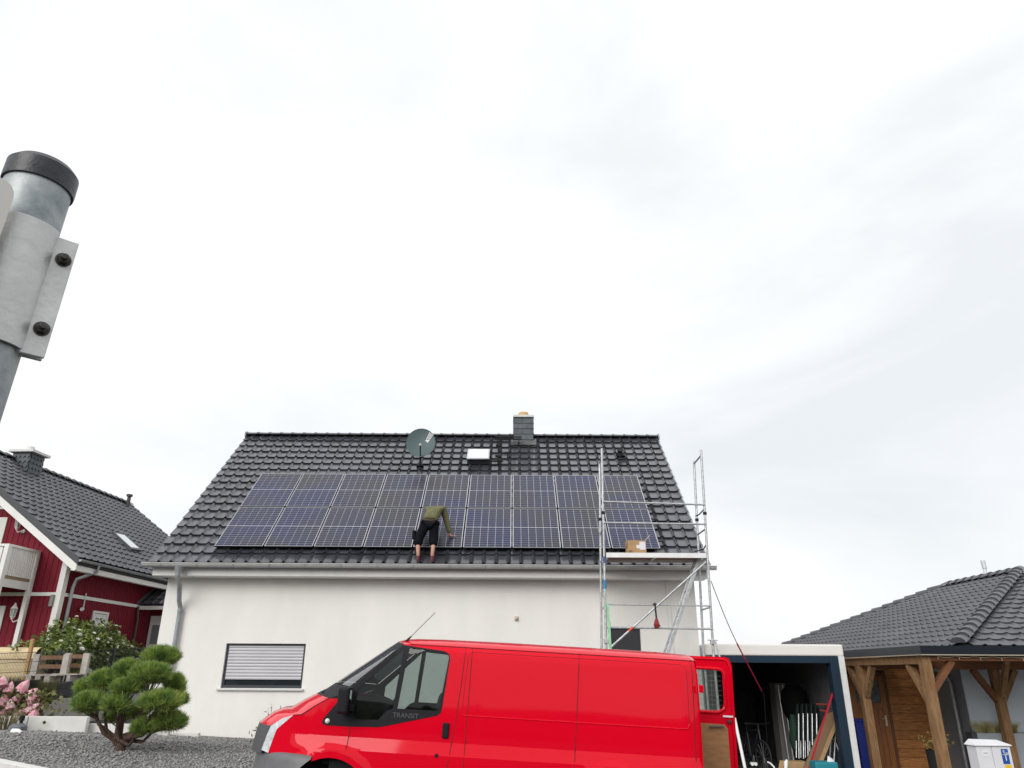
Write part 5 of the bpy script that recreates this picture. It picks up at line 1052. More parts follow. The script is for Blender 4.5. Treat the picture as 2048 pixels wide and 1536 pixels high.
# blue bin beside the door
a = atY(1705, 1442, 18.2); b = atY(1722, 1520, 18.2); bn = thing('blue_bin', (a.x+.1, 18.3, HG), 'tall blue plastic bin half hidden behind the left porch post', 'bin')
z1 = atY(1705, 1443, 18.2).z; z0 = HG; bl = mat('bin_blue', (.006, .022, .22), .45)
MB().add([(a.x+.04, 18.1, z0), (a.x+.34, 18.1, z0), (a.x+.34, 18.5, z0), (a.x+.04, 18.5, z0), (a.x, 18.05, z1), (a.x+.38, 18.05, z1), (a.x+.38, 18.55, z1), (a.x, 18.55, z1)], [(3, 2, 1, 0), (4, 5, 6, 7), (0, 1, 5, 4), (1, 2, 6, 5), (2, 3, 7, 6), (3, 0, 4, 7)]).build('tub', bl, bn, bevel=.02); MB().box(a.x-.015, a.x+.395, 18.03, 18.57, z1+.001, z1+.05).build('lid', bl, bn, bevel=.015)

# ================================================================== UTILITY CABINET
CY = 11.6; a = atY(1951, 1492, CY); m_ = atY(1983, 1497, CY); b = atY(2021, 1497, CY); ctz = atY(1960, 1492, CY).z
cw_ = b.x-a.x; cabn = thing('utility_cabinet', (a.x+cw_/2, CY+.15, ground_z(a.x)), 'pale grey roadside utility cabinet with blue and yellow sign at the lower right', 'cabinet')
cbm = mat('cabinet_white', (.66, .66, .68), .5, var=.04, vscale=5); yaw = R(0)
MB().box(a.x+.005, m_.x-.003, CY, CY+.24, ground_z(a.x), ctz-.003).build('door', cbm, cabn, bevel=.006); MB().box(m_.x+.003, b.x-.005, CY, CY+.24, ground_z(a.x), ctz-.003).build('door', cbm, cabn, bevel=.006)
mb = MB(); mb.add([(a.x-.02, CY-.025, ctz), (b.x+.02, CY-.025, ctz), (b.x+.02, CY+.27, ctz), (a.x-.02, CY+.27, ctz), (a.x-.01, CY-.02, ctz+.025), (b.x+.01, CY-.02, ctz+.02), (b.x-.02, CY+.26, ctz+.065), (a.x+.06, CY+.26, ctz+.075)], [(3, 2, 1, 0), (4, 5, 6, 7), (0, 1, 5, 4), (1, 2, 6, 5), (2, 3, 7, 6), (3, 0, 4, 7)]); mb.build('lid', cbm, cabn, bevel=.008)
s0 = atY(2001, 1497, CY-.005); s1 = atY(2023, 1528, CY-.005)
sg_ = MB().box(s0.x, s1.x-.012, CY-.006, CY-.0005, s1.z, s0.z-.006).build('blue_sign', mat('sign_blue', (.012, .075, .33), .4), cabn)
MB().box(s0.x+.015, s1.x-.005, CY-.006, CY-.0005, s1.z-.13, s1.z-.012).build('yellow_sign', mat('sign_yellow', (.75, .48, .02), .45), cabn)
def text_on(body, size, c, m, parent, name='lettering'):
    tme_ = text_mesh(body, size, .0006); off = OFF[parent]
    for v in tme_.vertices: v.co = Vector((c[0]+v.co.x, c[1]-v.co.z, c[2]+v.co.y))-off
    return finish(name, tme_, m, parent)
sw = s1.x-.012-s0.x; sh_ = s0.z-s1.z
text_on('S', .085, (s0.x+sw*.40, CY-.008, s1.z+sh_*.70), white_plastic, sg_); text_on('100', .045, (s0.x+sw*.76, CY-.008, s1.z+sh_*.67), white_plastic, sg_)
MB().box(s0.x+sw*.18, s0.x+sw*.40, CY-.0075, CY-.0062, s1.z+sh_*.885, s1.z+sh_*.905).build('printed_line', white_plastic, sg_); text_on('T', .12, (s0.x+sw*.5, CY-.008, s1.z+sh_*.40), white_plastic, sg_, 'symbol')
l0 = atY(1962, 1497, CY); MB().box(l0.x, l0.x+.11, CY-.003, CY-.0005, l0.z-.10, l0.z-.02).build('paper_label', mat('paper', (.72, .71, .74), .7), cabn)
MB().box(l0.x+.02, l0.x+.085, CY-.0042, CY-.0032, l0.z-.062, l0.z-.054).build('printed_line', mat('ink_grey', (.2, .2, .22), .7), cabn)
# ================================================================== RED HOUSE ON THE LEFT
YW = R(4.0); RO = Vector((-12.0, 20.2, 0)); EXL = Vector((math.cos(YW), -math.sin(YW), 0)); EYL = Vector((math.sin(YW), math.cos(YW), 0)); UZ = Vector((0, 0, 1))
def rl(x, y, z): return RO+EXL*x+EYL*y+UZ*z
def toL(P): d = P-RO; return Vector((d.dot(EXL), d.dot(EYL), d.z))
def RX(px, py, x=0): return toL(atP(px, py, rl(x, 0, 0), EXL))
def RY(px, py, y=0): return toL(atP(px, py, rl(0, y, 0), EYL))
RG = 1.0
ec = RX(158, 1114, .55); ye, ze = ec.y, ec.z; vpt = RY(0, 972, ye); phi = math.atan2(vpt.z-ze, ec.x-vpt.x)
def proj(P):
    d = P-C0; dd = d.y*math.cos(PITCH)+d.z*math.sin(PITCH); u = -d.y*math.sin(PITCH)+d.z*math.cos(PITCH); X = FPX*d.x/dd; Yp = -FPX*u/dd; c, s = math.cos(ROLL), math.sin(ROLL); return 1024+c*X-s*Yp, 768+s*X+c*Yp
best = None
for i in range(300, 650, 5):
    w = i/100; zz = ze+w*math.tan(phi); e = 0
    for (tx, ty) in ((0, 911), (261, 1006)):
        m2 = min((abs(proj(rl(.55-w, y/5, zz))[0]-tx), proj(rl(.55-w, y/5, zz))[1]) for y in range(int(ye*5), 90)); e += (m2[1]-ty)**2
    if best is None or e < best[0]: best = (e, w)
RW = best[1]; rx = .55-RW; rz = ze+RW*math.tan(phi)
yfar = min((abs(proj(rl(rx, y/10, rz))[0]-261), y/10) for y in range(20, 160))[1]
red = thing('red_house', rl(0, 0, RG), 'dark red timber house with white trim and grey roof behind the left garden', 'house')
def lb(mb, x0, x1, y0, y1, z0, z1): mb.add([rl(*p) for p in ((x0, y0, z0), (x1, y0, z0), (x1, y1, z0), (x0, y1, z0), (x0, y0, z1), (x1, y0, z1), (x1, y1, z1), (x0, y1, z1))], [(0, 3, 2, 1), (4, 5, 6, 7), (0, 1, 5, 4), (1, 2, 6, 5), (2, 3, 7, 6), (3, 0, 4, 7)]); return mb
def LB(x0, x1, y0, y1, z0, z1): return lb(MB(), x0, x1, y0, y1, z0, z1)
def under(x): return rz-.22/math.cos(phi)-abs(x-rx)*math.tan(phi)
mb = MB(); wlx = 2*rx; yb = yfar-.5
pr = [(wlx, RG-.2), (-.03, RG-.2), (-.03, under(0)), (rx, under(rx)), (wlx, under(0))]; mb.prism(pr, lambda a, b, d: rl(a, d, b), .03, yb); rwall = mb.build('wall', red_wood, red)
x = -.10; sp_ = .165
while x > -5.2:
    zt = min(under(x-.01), under(x-sp_+.012))-.01
    a0, a1 = x-sp_+.014, x
    MB().add([rl(*p) for p in ((a0, .002, RG), (a1, .002, RG), (a1, .028, RG), (a0, .028, RG), (a0, .002, under(a0)-.01), (a1, .002, under(a1)-.01), (a1, .028, under(a1)-.01), (a0, .028, under(a0)-.01))], [(0, 3, 2, 1), (4, 5, 6, 7), (0, 1, 5, 4), (1, 2, 6, 5), (2, 3, 7, 6), (3, 0, 4, 7)]).build('board', red_wood, rwall)
    x -= sp_
y = .10
while y < yb-.12: LB(-.028, -.002, y, y+.105, RG, under(0)-.01).build('board', red_wood, rwall); y += .122
LB(-.12, .03, -.035, .001, RG, under(0)).build('corner_trim', white_trim, red); LB(-.0015, .035, .001, .13, RG, under(0)).build('corner_trim', white_trim, red)
bz_ = RX(145, 1192).z; LB(.001, .03, .131, yb, bz_-.045, bz_+.045).build('white_band', white_trim, red); LB(-5, -.121, -.028, -.0005, bz_-.045, bz_+.045).build('white_band', white_trim, red)
tz = RY(15, 1016).z; LB(-6, RY(31, 1016).x+.05, -.028, -.0005, tz-.035, tz+.035).build('white_band', white_trim, red)
# roof
mb = MB(); xo1 = .55; dk = [(xo1, ze-.06), (rx, rz-.06), (2*rx-xo1, ze-.06), (2*rx-xo1, ze-.22), (rx, rz-.24), (xo1, ze-.20)]
mb.prism(dk, lambda a, b, d: rl(a, d, b), ye+.03, yfar); rrf = mb.build('roof', MATS['deck'], red)
un = EYL; snl = (EXL*(-math.cos(phi))+UZ*math.sin(phi)); SLr = RW/math.cos(phi)
tile_field('roof_tiles', rl(xo1, ye, ze), EYL, snl, [(0, 0), (yfar-ye, 0), (yfar-ye, SLr), (0, SLr)], .30, .34, tile_far, rrf, lift=.035, roll=.035)
caps(rl(rx, ye, rz), rl(rx, yfar, rz), rrf, tile_far, r=.12, ln=.38, name='ridge_tile', lift=.0)
mb = MB(); mb.prism([(xo1+.02, ze-.02), (rx, rz-.0), (rx, rz-.22), (xo1+.02, ze-.20)], lambda a, b, d: rl(a, d, b), ye-.035, ye-.002); mb.build('verge_tiles', mat('verge_dark', (.04, .042, .048), .5), rrf)
mb = MB(); mb.prism([(xo1+.0, ze-.19), (rx, rz-.23), (rx, rz-.45), (xo1-.06, ze-.36), (xo1, ze-.33)], lambda a, b, d: rl(a, d, b), ye-.03, ye+.01); mb.build('bargeboard', white_trim, rrf)
mb = MB(); mb.prism([(xo1-.05, ze-.215), (rx, rz-.245), (rx, rz-.26), (xo1-.05, ze-.23)], lambda a, b, d: rl(a, d, b), ye+.02, -.03); mb.build('verge_soffit', white_trim, rrf)
LB(.36, xo1-.03, ye+.05, yfar-.02, ze-.34, ze-.205).build('eaves_board', white_trim, rrf)
mb = MB(); k = 7
for yy in (ye-.02, yfar): mb.v += [rl(xo1+.05-.065*math.cos(math.pi*i/(k-1)), yy, ze-.06-.065*math.sin(math.pi*i/(k-1))) for i in range(k)]
mb.f = [(i, i+1, k+i+1, k+i) for i in range(k-1)]+[tuple(range(k)), tuple(range(k, 2*k))]; mb.build('gutter', zinc, red, smooth=.8)
g0 = RX(200, 1122, xo1+.05); g1 = RX(150, 1160, .1); g2 = RX(135, 1255, .1)
mb = MB(); mb.tube([rl(xo1+.05, g0.y, ze-.10), rl(xo1+.03, g0.y, ze-.28), rl(.14, g1.y, g1.z+.02), rl(.10, g1.y-.02, g1.z-.2), rl(.10, g1.y-.02, RG)], .045, 10); mb.build('downpipe', zinc, red, smooth=.8)
# purlin end
a = RY(103, 1097, ye+.05); b = RY(126, 1078, ye+.05); LB(a.x, a.x+.22, ye+.06, -.03, a.z, a.z+.24).build('purlin', white_trim, red)
# window with shutter on the long side
a = RX(186, 1221); b = RX(217, 1222); c = RX(212, 1256); fz0, fz1 = a.z-.85, a.z
mb = lb(MB(), .001, .035, a.y, a.y+.06, fz0, fz1); lb(mb, .001, .035, b.y-.06, b.y, fz0, fz1); lb(mb, .001, .035, a.y+.06, b.y-.06, fz1-.06, fz1); w_ = mb.build('window', white_trim, red)
z = fz0
while z < fz1-.07: LB(.001, .018, a.y+.061, b.y-.061, z, z+.055).build('shutter_slat', white_plastic, w_); z += .06
# security lamp on a rod, meter box
a = RX(166, 1218, .05); mb = MB(); mb.tube([rl(.05, a.y, a.z+.02), rl(.05, a.y+.0, a.z+.42)], .014, 6); mb.tube([rl(.05, a.y-.02, a.z), rl(.12, a.y-.16, a.z-.02)], .05, 8); mb.build('security_lamp', white_plastic, red, smooth=.8)
a = RY(101, 1213); b = RY(111, 1190); LB(a.x, b.x+.02, -.10, -.001, a.z, b.z).build('meter_box', mat('meter_grey', (.20, .21, .20), .5), red)
# lanterns
def lantern(px, py):
    c = RY(px, py, -.16); o = rl(c.x, c.y, c.z); mb = MB(); s = .95
    mb.lathe([(.02*s, .24*s), (.03*s, .20*s), (.05*s, .16*s), (.10*s, .09*s), (.085*s, .085*s)], c=o, n=6); mb.lathe([(.065*s, -.12*s), (.045*s, -.15*s), (.02*s, -.20*s)], c=o, n=6)
    for i in range(6): t = i*math.pi/3; mb.tube([o+Vector((.085*s*math.cos(t), .085*s*math.sin(t), .09*s)), o+Vector((.06*s*math.cos(t), .06*s*math.sin(t), -.13*s))], .008, 4)
    w0 = rl(c.x+.10, -.005, c.z-.2); mb.tube([o+Vector((0, 0, -.18)), o+Vector((.03, .03, -.25)), w0+Vector((0, -.06, .0)), w0], .016, 6); mb.lathe([(.06, 0), (.05, .03)], c=w0, n=10, M=Matrix.Rotation(R(90), 3, 'X'))
    l = mb.build('lantern', white_plastic, red); MB().lathe([(.05, -.12), (.07, .085)], c=o, n=6).build('lantern_glass', mat('lamp_glass', (.35, .36, .33), .15), l)
lantern(36, 1046); lantern(27, 1224)
# upstairs and downstairs shutters at the left edge
for (p, q) in (((17, 1035), (3, 1110)), ((13, 1212), (-6, 1290))):
    a = RY(*p); b = RY(*q); mb = lb(MB(), a.x-1.1, a.x, -.03, -.0006, b.z-.1, a.z); mb.build('window_shutter', mat('shutter_cream', (.62, .62, .58), .5), red)
# balcony: side railing with slats, top rail, floor, posts
bp = RY(76, 1104, -.05); bxr = bp.x+.04; ztop = bp.z; zbot = RY(72, 1158, -.05).z; yn = RX(17, 1098, bxr).y
bal = LB(bxr-3, bxr-.02, yn, -.04, zbot-.09, zbot-.02).build('balcony', mat('balc_floor', (.30, .22, .14), .7), red)
LB(bxr-.10, bxr+.03, yn-.05, -.03, ztop-.03, ztop+.03).build('top_rail', white_trim, bal); LB(bxr-3, bxr-.1, yn-.05, yn+.08, ztop-.03, ztop+.03).build('top_rail', white_trim, bal)
n_ = 13
for i in range(n_): y0 = yn+.10+(-.16-yn)*i/n_; LB(bxr-.02, bxr+.005, y0, y0+.06*(-.16-yn)/(13*.085), zbot-.02, ztop-.031).build('slat', white_trim, bal)
for i in range(16): x1_ = bxr-.14-i*.125; LB(x1_-.09, x1_, yn-.02, yn+.005, zbot-.02, ztop-.031).build('slat', white_trim, bal)
LB(bxr-.075, bxr+.035, -.14, -.032, RG, ztop-.032).build('post', white_trim, bal); LB(bxr-.08, bxr+.035, yn-.06, yn+.07, RG, ztop-.032).build('post', white_trim, bal)
LB(bxr-.07, bxr-.021, yn+.08, -.15, zbot-.30, zbot-.10).build('bearer', white_trim, bal); LB(bxr-3, bxr-.08, yn-.03, yn+.05, zbot-.30, zbot-.10).build('bearer', white_trim, bal)
# skylight on the slope
prr = Vector(rl(xo1, ye, ze)); nn = (EXL*math.sin(phi)+UZ*math.cos(phi))
q4 = [atP(px, py, prr+nn*.06, nn) for px, py in ((224, 1064), (246, 1069), (283, 1102), (262, 1099))]
mb = MB(); mb.add([p-nn*.08 for p in q4]+[p+nn*.03 for p in q4], [(0, 1, 5, 4), (1, 2, 6, 5), (2, 3, 7, 6), (3, 0, 4, 7), (4, 5, 6, 7)]); sk = mb.build('skylight', mat('verge_dark', (.04, .042, .048), .5), rrf)
c4 = sum(q4, Vector())/4; mb = MB(); mb.add([c4+(p-c4)*.80+nn*.035 for p in q4], [(0, 1, 2, 3)]); mb.build('pane', mat('sky_pane', (.55, .60, .60), .05, .6), sk)
# chimney
yc_ = min((abs(proj(rl(rx+.1, y/10, rz))[0]-44), y/10) for y in range(int(ye*10), 80))[1]
c0 = toL(atP(22, 905, rl(0, yc_-.3, 0), EYL)); c1 = toL(atP(70, 905, rl(0, yc_-.3, 0), EYL)); zt = toL(atP(44, 905, rl(0, yc_-.3, 0), EYL)).z; hw = (c1.x-c0.x)*.36; cxm = (c0.x+c1.x)/2
ch = LB(cxm-hw, cxm+hw, yc_-.3, yc_+.35, rz-1.3, zt).build('chimney', slate, red)
rh_ = .17; nr_ = int((zt-(rz-1.0))/rh_)
for r in range(nr_):
    for q in range(4):
        w4 = 2*hw/4; xx = cxm-hw+q*w4+(r % 2)*.03-.015; z0 = zt-(r+1)*rh_; o_ = MB()
        o_.add([rl(xx, yc_-.325, z0+.07), rl(xx+w4*.5, yc_-.33, z0-.03), rl(xx+w4*.97, yc_-.325, z0+.06), rl(xx+w4*.97, yc_-.308, z0+rh_), rl(xx, yc_-.308, z0+rh_)], [(0, 1, 2, 3, 4)]); o_.build('slate', slate, ch)
        yy = yc_-.3+q*.1625; o_ = MB(); o_.add([rl(cxm+hw+.025, yy, z0+.06), rl(cxm+hw+.03, yy+.08, z0-.03), rl(cxm+hw+.025, yy+.158, z0+.06), rl(cxm+hw+.008, yy+.158, z0+rh_), rl(cxm+hw+.008, yy, z0+rh_)], [(0, 1, 2, 3, 4)]); o_.build('slate', slate, ch)
LB(cxm-hw-.13, cxm+hw+.13, yc_-.42, yc_+.46, zt+.002, zt+.09).build('cap', concrete_pale, ch, bevel=.01); MB().lathe([(.12, 0), (.12, .18), (.10, .18), (.10, .02)], c=rl(cxm, yc_, zt+.091), n=14).build('flue', concrete_pale, ch, smooth=.6)
# ridge vent
p = rl(rx+.25, yfar-.6, rz-.1); mb = MB(); mb.tube([p-UZ*.15, p+UZ*.32], .07, 10); mb.tube([p+UZ*.32, p+UZ*.40], .12, 10); mb.build('vent_pipe', mat('vent_brown', (.06, .045, .045), .6), red, smooth=.8)
# entrance porch at the far end
pa = RX(279, 1202, .05); y3 = pa.y; z3 = pa.z-.12; PXO = 1.5
mb = MB(); mb.v = [rl(0, y3, z3), rl(PXO, y3, z3), rl(PXO, y3+3, z3), rl(0, y3+3, z3), rl(0.0, y3+1.4, z3+1.0), rl(.15, y3+1.6, z3+1.0)]; mb.f = [(0, 1, 5, 4), (1, 2, 3, 5), (3, 4, 5), (3, 2, 1, 0)]; prf = mb.build('porch_roof', MATS['deck'], red)
e1 = (rl(PXO, y3, z3)-rl(0, y3, z3)).normalized(); mid_t = rl(.1, y3+1.5, z3+1.0); s1v = (mid_t-rl(.1, y3, z3)).normalized(); tile_field('roof_tiles', rl(0, y3, z3)+UZ*.03, e1, s1v, [(0, 0), (PXO, 0), (.15, 1.75), (0, 1.75)], .25, .3, tile_far, prf)
mb = MB(); mb.tube([rl(-.05, y3-.01, z3+.03), rl(0.1, y3+1.45, z3+1.06)], .07, 8); mb.build('hip_tile', tile_far, prf, smooth=1)
LB(0.036, PXO, y3-.02, y3+.06, z3-.14, z3-.03).build('porch_fascia', white_trim, red); LB(.036, PXO-.2, y3+.75, y3+.8, RG, z3-.05).build('porch_wall', red_wood, red)
mb = MB(); mb.tube([rl(.06, y3-.03, z3-.05), rl(.08, y3-.02, z3-.25), rl(.07, y3+.05, z3-.4), rl(.07, y3+.05, RG)], .035, 8); mb.build('downpipe', mat('pipe_brown', (.10, .075, .07), .5), red, smooth=.8)
dy_ = y3+.75; d0 = toL(atP(304, 1232, rl(0, dy_, 0), EYL)); dm2 = LB(d0.x, d0.x+.95, dy_-.05, dy_-.001, RG, d0.z).build('front_door', white_plastic, red)
mb = MB(); mb.tube([rl(d0.x+.2+.09*math.cos(t), dy_-.055, d0.z-.55+.18*math.sin(t)) for t in np.linspace(0, 6.283, 15)], .012, 5); lb(mb, d0.x+.1, d0.x+.34, dy_-.056, dy_-.051, d0.z-.85, d0.z-.28); mb.build('door_glass', mat('door_glass_grey', (.25, .26, .27), .3), dm2)

# ================================================================== FENCE, WALLS, LEFT GARDEN
FX = -10.7
fpz = atX(120, 1307, FX); ybase = fpz.y
fence_m = mat('fence_anthracite', (.018, .022, .026), .5)
fen = thing('mesh_fence', (FX, 19, 1.05), 'anthracite wire mesh fence with privacy strips along the left garden boundary', 'fence')
ztop_f = lambda y: 2.02+.045*(y-16); zlow = lambda y: 1.06+.02*(y-16)
ylo, yhi = 15.4, 23.5
for y in (ybase-2.5, ybase, ybase+2.5, ybase+5.0):
    MB().box(FX-.03, FX+.03, y-.03, y+.03, zlow(y)-.25, ztop_f(y)+.04).build('post', fence_m, fen)
for i in range(6):                            # horizontal double rods
    mb = MB(); t = i/5
    for dx in (-.012, .012): mb.tube([(FX+dx, ylo, zlow(ylo)+t*(ztop_f(ylo)-zlow(ylo))), (FX+dx, yhi, zlow(yhi)+t*(ztop_f(yhi)-zlow(yhi)))], .005, 5)
    mb.build('rod', fence_m, fen)
mb = MB(); y = ylo
while y < yhi: mb.tube([(FX, y, zlow(y)), (FX, y, ztop_f(y)+.02)], .0035, 4); y += .05
o = mb.build('vertical_wires', fence_m, fen); o['kind'] = 'stuff'
yy = [ylo, ybase-2.5, ybase, ybase+2.5, yhi]
for a, b in zip(yy[:-1], yy[1:]):
    for r in range(2):
        f0, f1 = r*.21+.0, r*.21+.205; zz = lambda y, f: zlow(y)+f*(ztop_f(y)-zlow(y))
        MB().add([(FX+dx, y_, zz(y_, f)) for dx in (-.004, .004) for y_, f in ((a+.03, f0), (b-.03, f0), (b-.03, f1), (a+.03, f1))], [(3, 2, 1, 0), (4, 5, 6, 7), (0, 1, 5, 4), (1, 2, 6, 5), (2, 3, 7, 6), (3, 0, 4, 7)]).build('privacy_strip', mat('strip_dark', (.022, .028, .034), .55), fen)
rw = thing('retaining_wall', (FX, 19, .4), 'grey concrete retaining wall under the mesh fence', 'wall')
for i in range(5): y = ylo+.0+i*1.7; MB().box(FX-.10, FX+.10, y, y+1.69, .2, zlow(y)-.02).build('concrete_panel', concrete, rw, bevel=.01)
gw = thing('garden_wall', (-9, 16.1, .4), 'low stepped white concrete edging wall between gravel bed and house', 'wall')
def lowwall(p0, p1, ptop, Y, zb=None):
    a = atY(p0, ptop, Y); b = atY(p1, ptop, Y); MB().box(a.x, b.x-.008, Y, Y+.12, ground_z(a.x)-.25, (a.z+b.z)/2).build('concrete_panel', concrete_pale, gw, bevel=.008)
lowwall(-90, 57, 1432, 16.05); lowwall(58, 176, 1433, 16.05); lowwall(178, 292, 1448, 16.25); lowwall(292, 338, 1458, 16.6); lowwall(338, 398, 1466, 16.95); lowwall(399, 470, 1480, 17.1); lowwall(471, 560, 1490, 17.15)
# garden lamp and boulders on the gravel
a = atG(56, 1462, .12); bo = MB(); bo.lathe([(.02, .16), (.09, .15), (.16, .08), (.17, .0), (.12, -.05)], c=(a.x, 15.6, bed_z(a.x, 15.6)), n=9); bo.v = [(x+.03*noise.noise(Vector((x*9, y*9, z*9))), y, z+.03*noise.noise(Vector((x*7, z*7, y*7)))) for x, y, z in bo.v]; solid('boulder', bo, mat('boulder_grey', (.13, .14, .15), .8, var=.3, vscale=14), 'small dark grey boulder on the gravel before the low wall', 'stone', smooth=.6)
mb = MB(); c = (a.x+.03, 15.62, bed_z(a.x, 15.6)+.14); mb.lathe([(.03, 0), (.03, .05), (.05, .05), (.045, .14), (.01, .15)], c=c, n=12); solid('garden_spotlight', mb, black_metal, 'small black garden spotlight on top of the boulder', 'lamp', smooth=.6)
a = atG(33, 1470, .14); mb = MB(); mb.tube([a+Vector((-.1, 0, .06)), a+Vector((0, 0, .05)), a+Vector((.08, .0, .03))], [.05, .06, .035], 10); solid('white_float', mb, white_plastic, 'white plastic garden ornament lying left of the boulder', 'ornament', smooth=1)
mb = MB(); c = atG(10, 1462, .12); blg = blades('grass_clump', (c.x, c.y, c.z), .15, .45, 120, mat('dry_grass', (.18, .15, .07), .8), None, .006, .8); tag(blg, 'dry tuft of grass at the left edge of the gravel bed', 'grass')

# wooden planter, stake, pallets behind the fence
pl_w = mat('pale_wood', (.60, .47, .28), .75, var=.15, vscale=5, stretch=(1, 5, 6)); weath = mat('weathered_wood', (.44, .41, .37), .8, var=.15, vscale=8, rnd=.1); brownw = mat('brown_slats', (.20, .11, .06), .8, var=.2, vscale=6)
YP = 18.6
a = atY(-60, 1330, YP); b = atY(74, 1294, YP); wb = thing('wooden_shelter', (a.x+1, YP, 1.02), 'pale wooden box with rounded lid behind the mesh fence', 'box')
for i in range(4): z0 = 1.02+i*(b.z-.28-1.02)/4; MB().box(a.x, b.x-.06, YP, YP+.03, z0+.003, z0+(b.z-.28-1.02)/4-.003).build('plank', pl_w, wb)
mb = MB(); n_ = 8
for x in (a.x-.05, b.x): mb.v += [(x, YP-.03+.28*(1-math.cos(math.pi/2*i/n_)), b.z-.27+.27*math.sin(math.pi/2*i/n_)) for i in range(n_+1)]
mb.f = [(i, i+1, n_+2+i, n_+1+i) for i in range(n_)]; mb.add([(a.x, YP+.04, 1.02), (b.x-.06, YP+.04, 1.02), (b.x-.06, YP+.6, 1.02), (a.x, YP+.6, 1.02), (a.x, YP+.3, b.z-.05), (b.x-.06, YP+.3, b.z-.05), (b.x-.06, YP+.6, b.z-.05), (a.x, YP+.6, b.z-.05)], [(1, 2, 6, 5), (4, 5, 6, 7), (2, 3, 7, 6)]); mb.build('lid', pl_w, wb, smooth=.9)
YS = 18.4; a = atY(66, 1278, YS); b = atY(53, 1345, YS); mb = MB(); mb.beam((b.x, YS, 1.0), (a.x, YS, a.z), .07, .07, up=(0, 1, 0)); solid('wooden_stake', mb, mat('stake_wood', (.42, .25, .10), .75, var=.15, vscale=6), 'upright brown wooden stake behind the mesh fence', 'stake')
def pallet(p0, p1, pt, pb_, Y, label):
    a = atY(p0, pt, Y); b = atY(p1, pb_, Y); z1, z0 = a.z, max(1.02, b.z-.05); x0, x1 = a.x, b.x
    t = thing('pallet_seat', ((x0+x1)/2, Y, 1.02), label, 'pallet furniture', 'pallet furniture behind the fence')
    for x in (x0, x1-.14): MB().box(x, x+.14, Y, Y+.09, z0, z1).build('upright', weath, t)
    for i in range(3): zz_ = z0+.12+(z1-z0-.2)*i/2.2; MB().box(x0+.141, x1-.141, Y+.03, Y+.05, zz_, zz_+.09).build('slat', brownw, t)
    for i in range(3): xx = x0+.15+(x1-x0-.42)*i/2; MB().box(xx, xx+.12, Y-.35, Y-.002, z0+.02, z0+.16).build('block', weath, t)
    MB().box(x0+.0, x1-.0, Y-.36, Y-.004, z0+.161, z0+.19).build('seat_board', weath, t)
pallet(68, 128, 1308, 1362, 18.3, 'grey pallet bench behind the fence, left of its post'); pallet(130, 168, 1306, 1360, 18.6, 'grey pallet bench behind the fence, right of its post')

# ---- rose bush
leaf_g = mat('leaf_green', (.085, .145, .03), .5, c2=(.32, .36, .085), vscale=5, c2lo=.42, c2hi=.68)
rose = thing('rose_bush', (-11.35, 20.2, 1.02), 'big leafy rose bush with white blossoms behind the mesh fence', 'bush')
rc = Vector((-11.55, 21.1, 1.45)); rr_ = Vector((.80, 3.1, 1.45)); pts = []
while len(pts) < 17000:
    d = Vector((random.gauss(0, 1), random.gauss(0, 1), random.gauss(0, 1))).normalized(); rad_ = random.uniform(.55, 1.0)**.6*(1+.20*noise.noise(d*2.6+Vector((5, 1, 2)))+.10*noise.noise(d*7))
    p = rc+Vector((d.x*rr_.x, d.y*rr_.y, d.z*rr_.z))*rad_
    if p.z > 1.03 and noise.noise(p*2.2) > -.33 and p.x < FX-.08 and not (p.y < 19.2 and p.z < 2.05): pts.append(p)
leaves('foliage', pts, .085, leaf_g, rose, up=.3, asp=.8)
mb = MB()
for i in range(22): t = random.uniform(0, 6.28); tip = rc+Vector((rr_.x*.7*math.cos(t), rr_.y*.85*math.sin(t), random.uniform(.2, .9))); b0 = Vector((rc.x+random.uniform(-.2, .2), rc.y+random.uniform(-1.6, 1.6), 1.0)); mb.tube([b0, b0.lerp(tip, .5)+Vector((0, 0, .15)), tip], [.014, .01, .006], 5)
mb.build('stems', mat('stem_green', (.08, .07, .03), .8), rose)
fv = []; ff = []
for ring, (n5, r5, z5, t5) in enumerate(((7, 1, .0, .5), (6, .68, .22, .9), (4, .38, .40, 1.2))):
    for i in range(n5):
        t = 2*math.pi*(i+.4*ring)/n5; ct_, st2 = math.cos(t), math.sin(t); o_ = len(fv); fv += [(.12*ct_, .12*st2, z5-.1), (r5*math.cos(t-.45), r5*math.sin(t-.45), z5+.18), (r5*1.05*ct_, r5*1.05*st2, z5+.28*t5), (r5*math.cos(t+.45), r5*math.sin(t+.45), z5+.18)]; ff.append((o_, o_+1, o_+2, o_+3))
fme = bpy.data.meshes.new('blossom'); fme.from_pydata(fv, [], ff); fme.materials.append(mat('petal_white', (.80, .79, .72), .6))
outer_pts = [p for p in pts if ((p-rc).x/rr_.x)**2+((p-rc).y/rr_.y)**2+((p-rc).z/rr_.z)**2 > .8 and (p.x > rc.x-.15)]
for p in random.sample(outer_pts, min(85, len(outer_pts))):
    o = bpy.data.objects.new('blossom', fme); col.objects.link(o); o.parent = rose; dirn = Vector((p.x-rc.x+.3, -.5, p.z-rc.z+.5)).normalized(); o.location = p+dirn*.03-OFF[rose]; s = random.uniform(.03, .055)
    if noise.noise(p*1.1+Vector((3, 3, 3))) > .15: s *= 1.35
    o.scale = (s, s, s); o.rotation_euler = dirn.to_track_quat('Z', 'Y').to_euler()
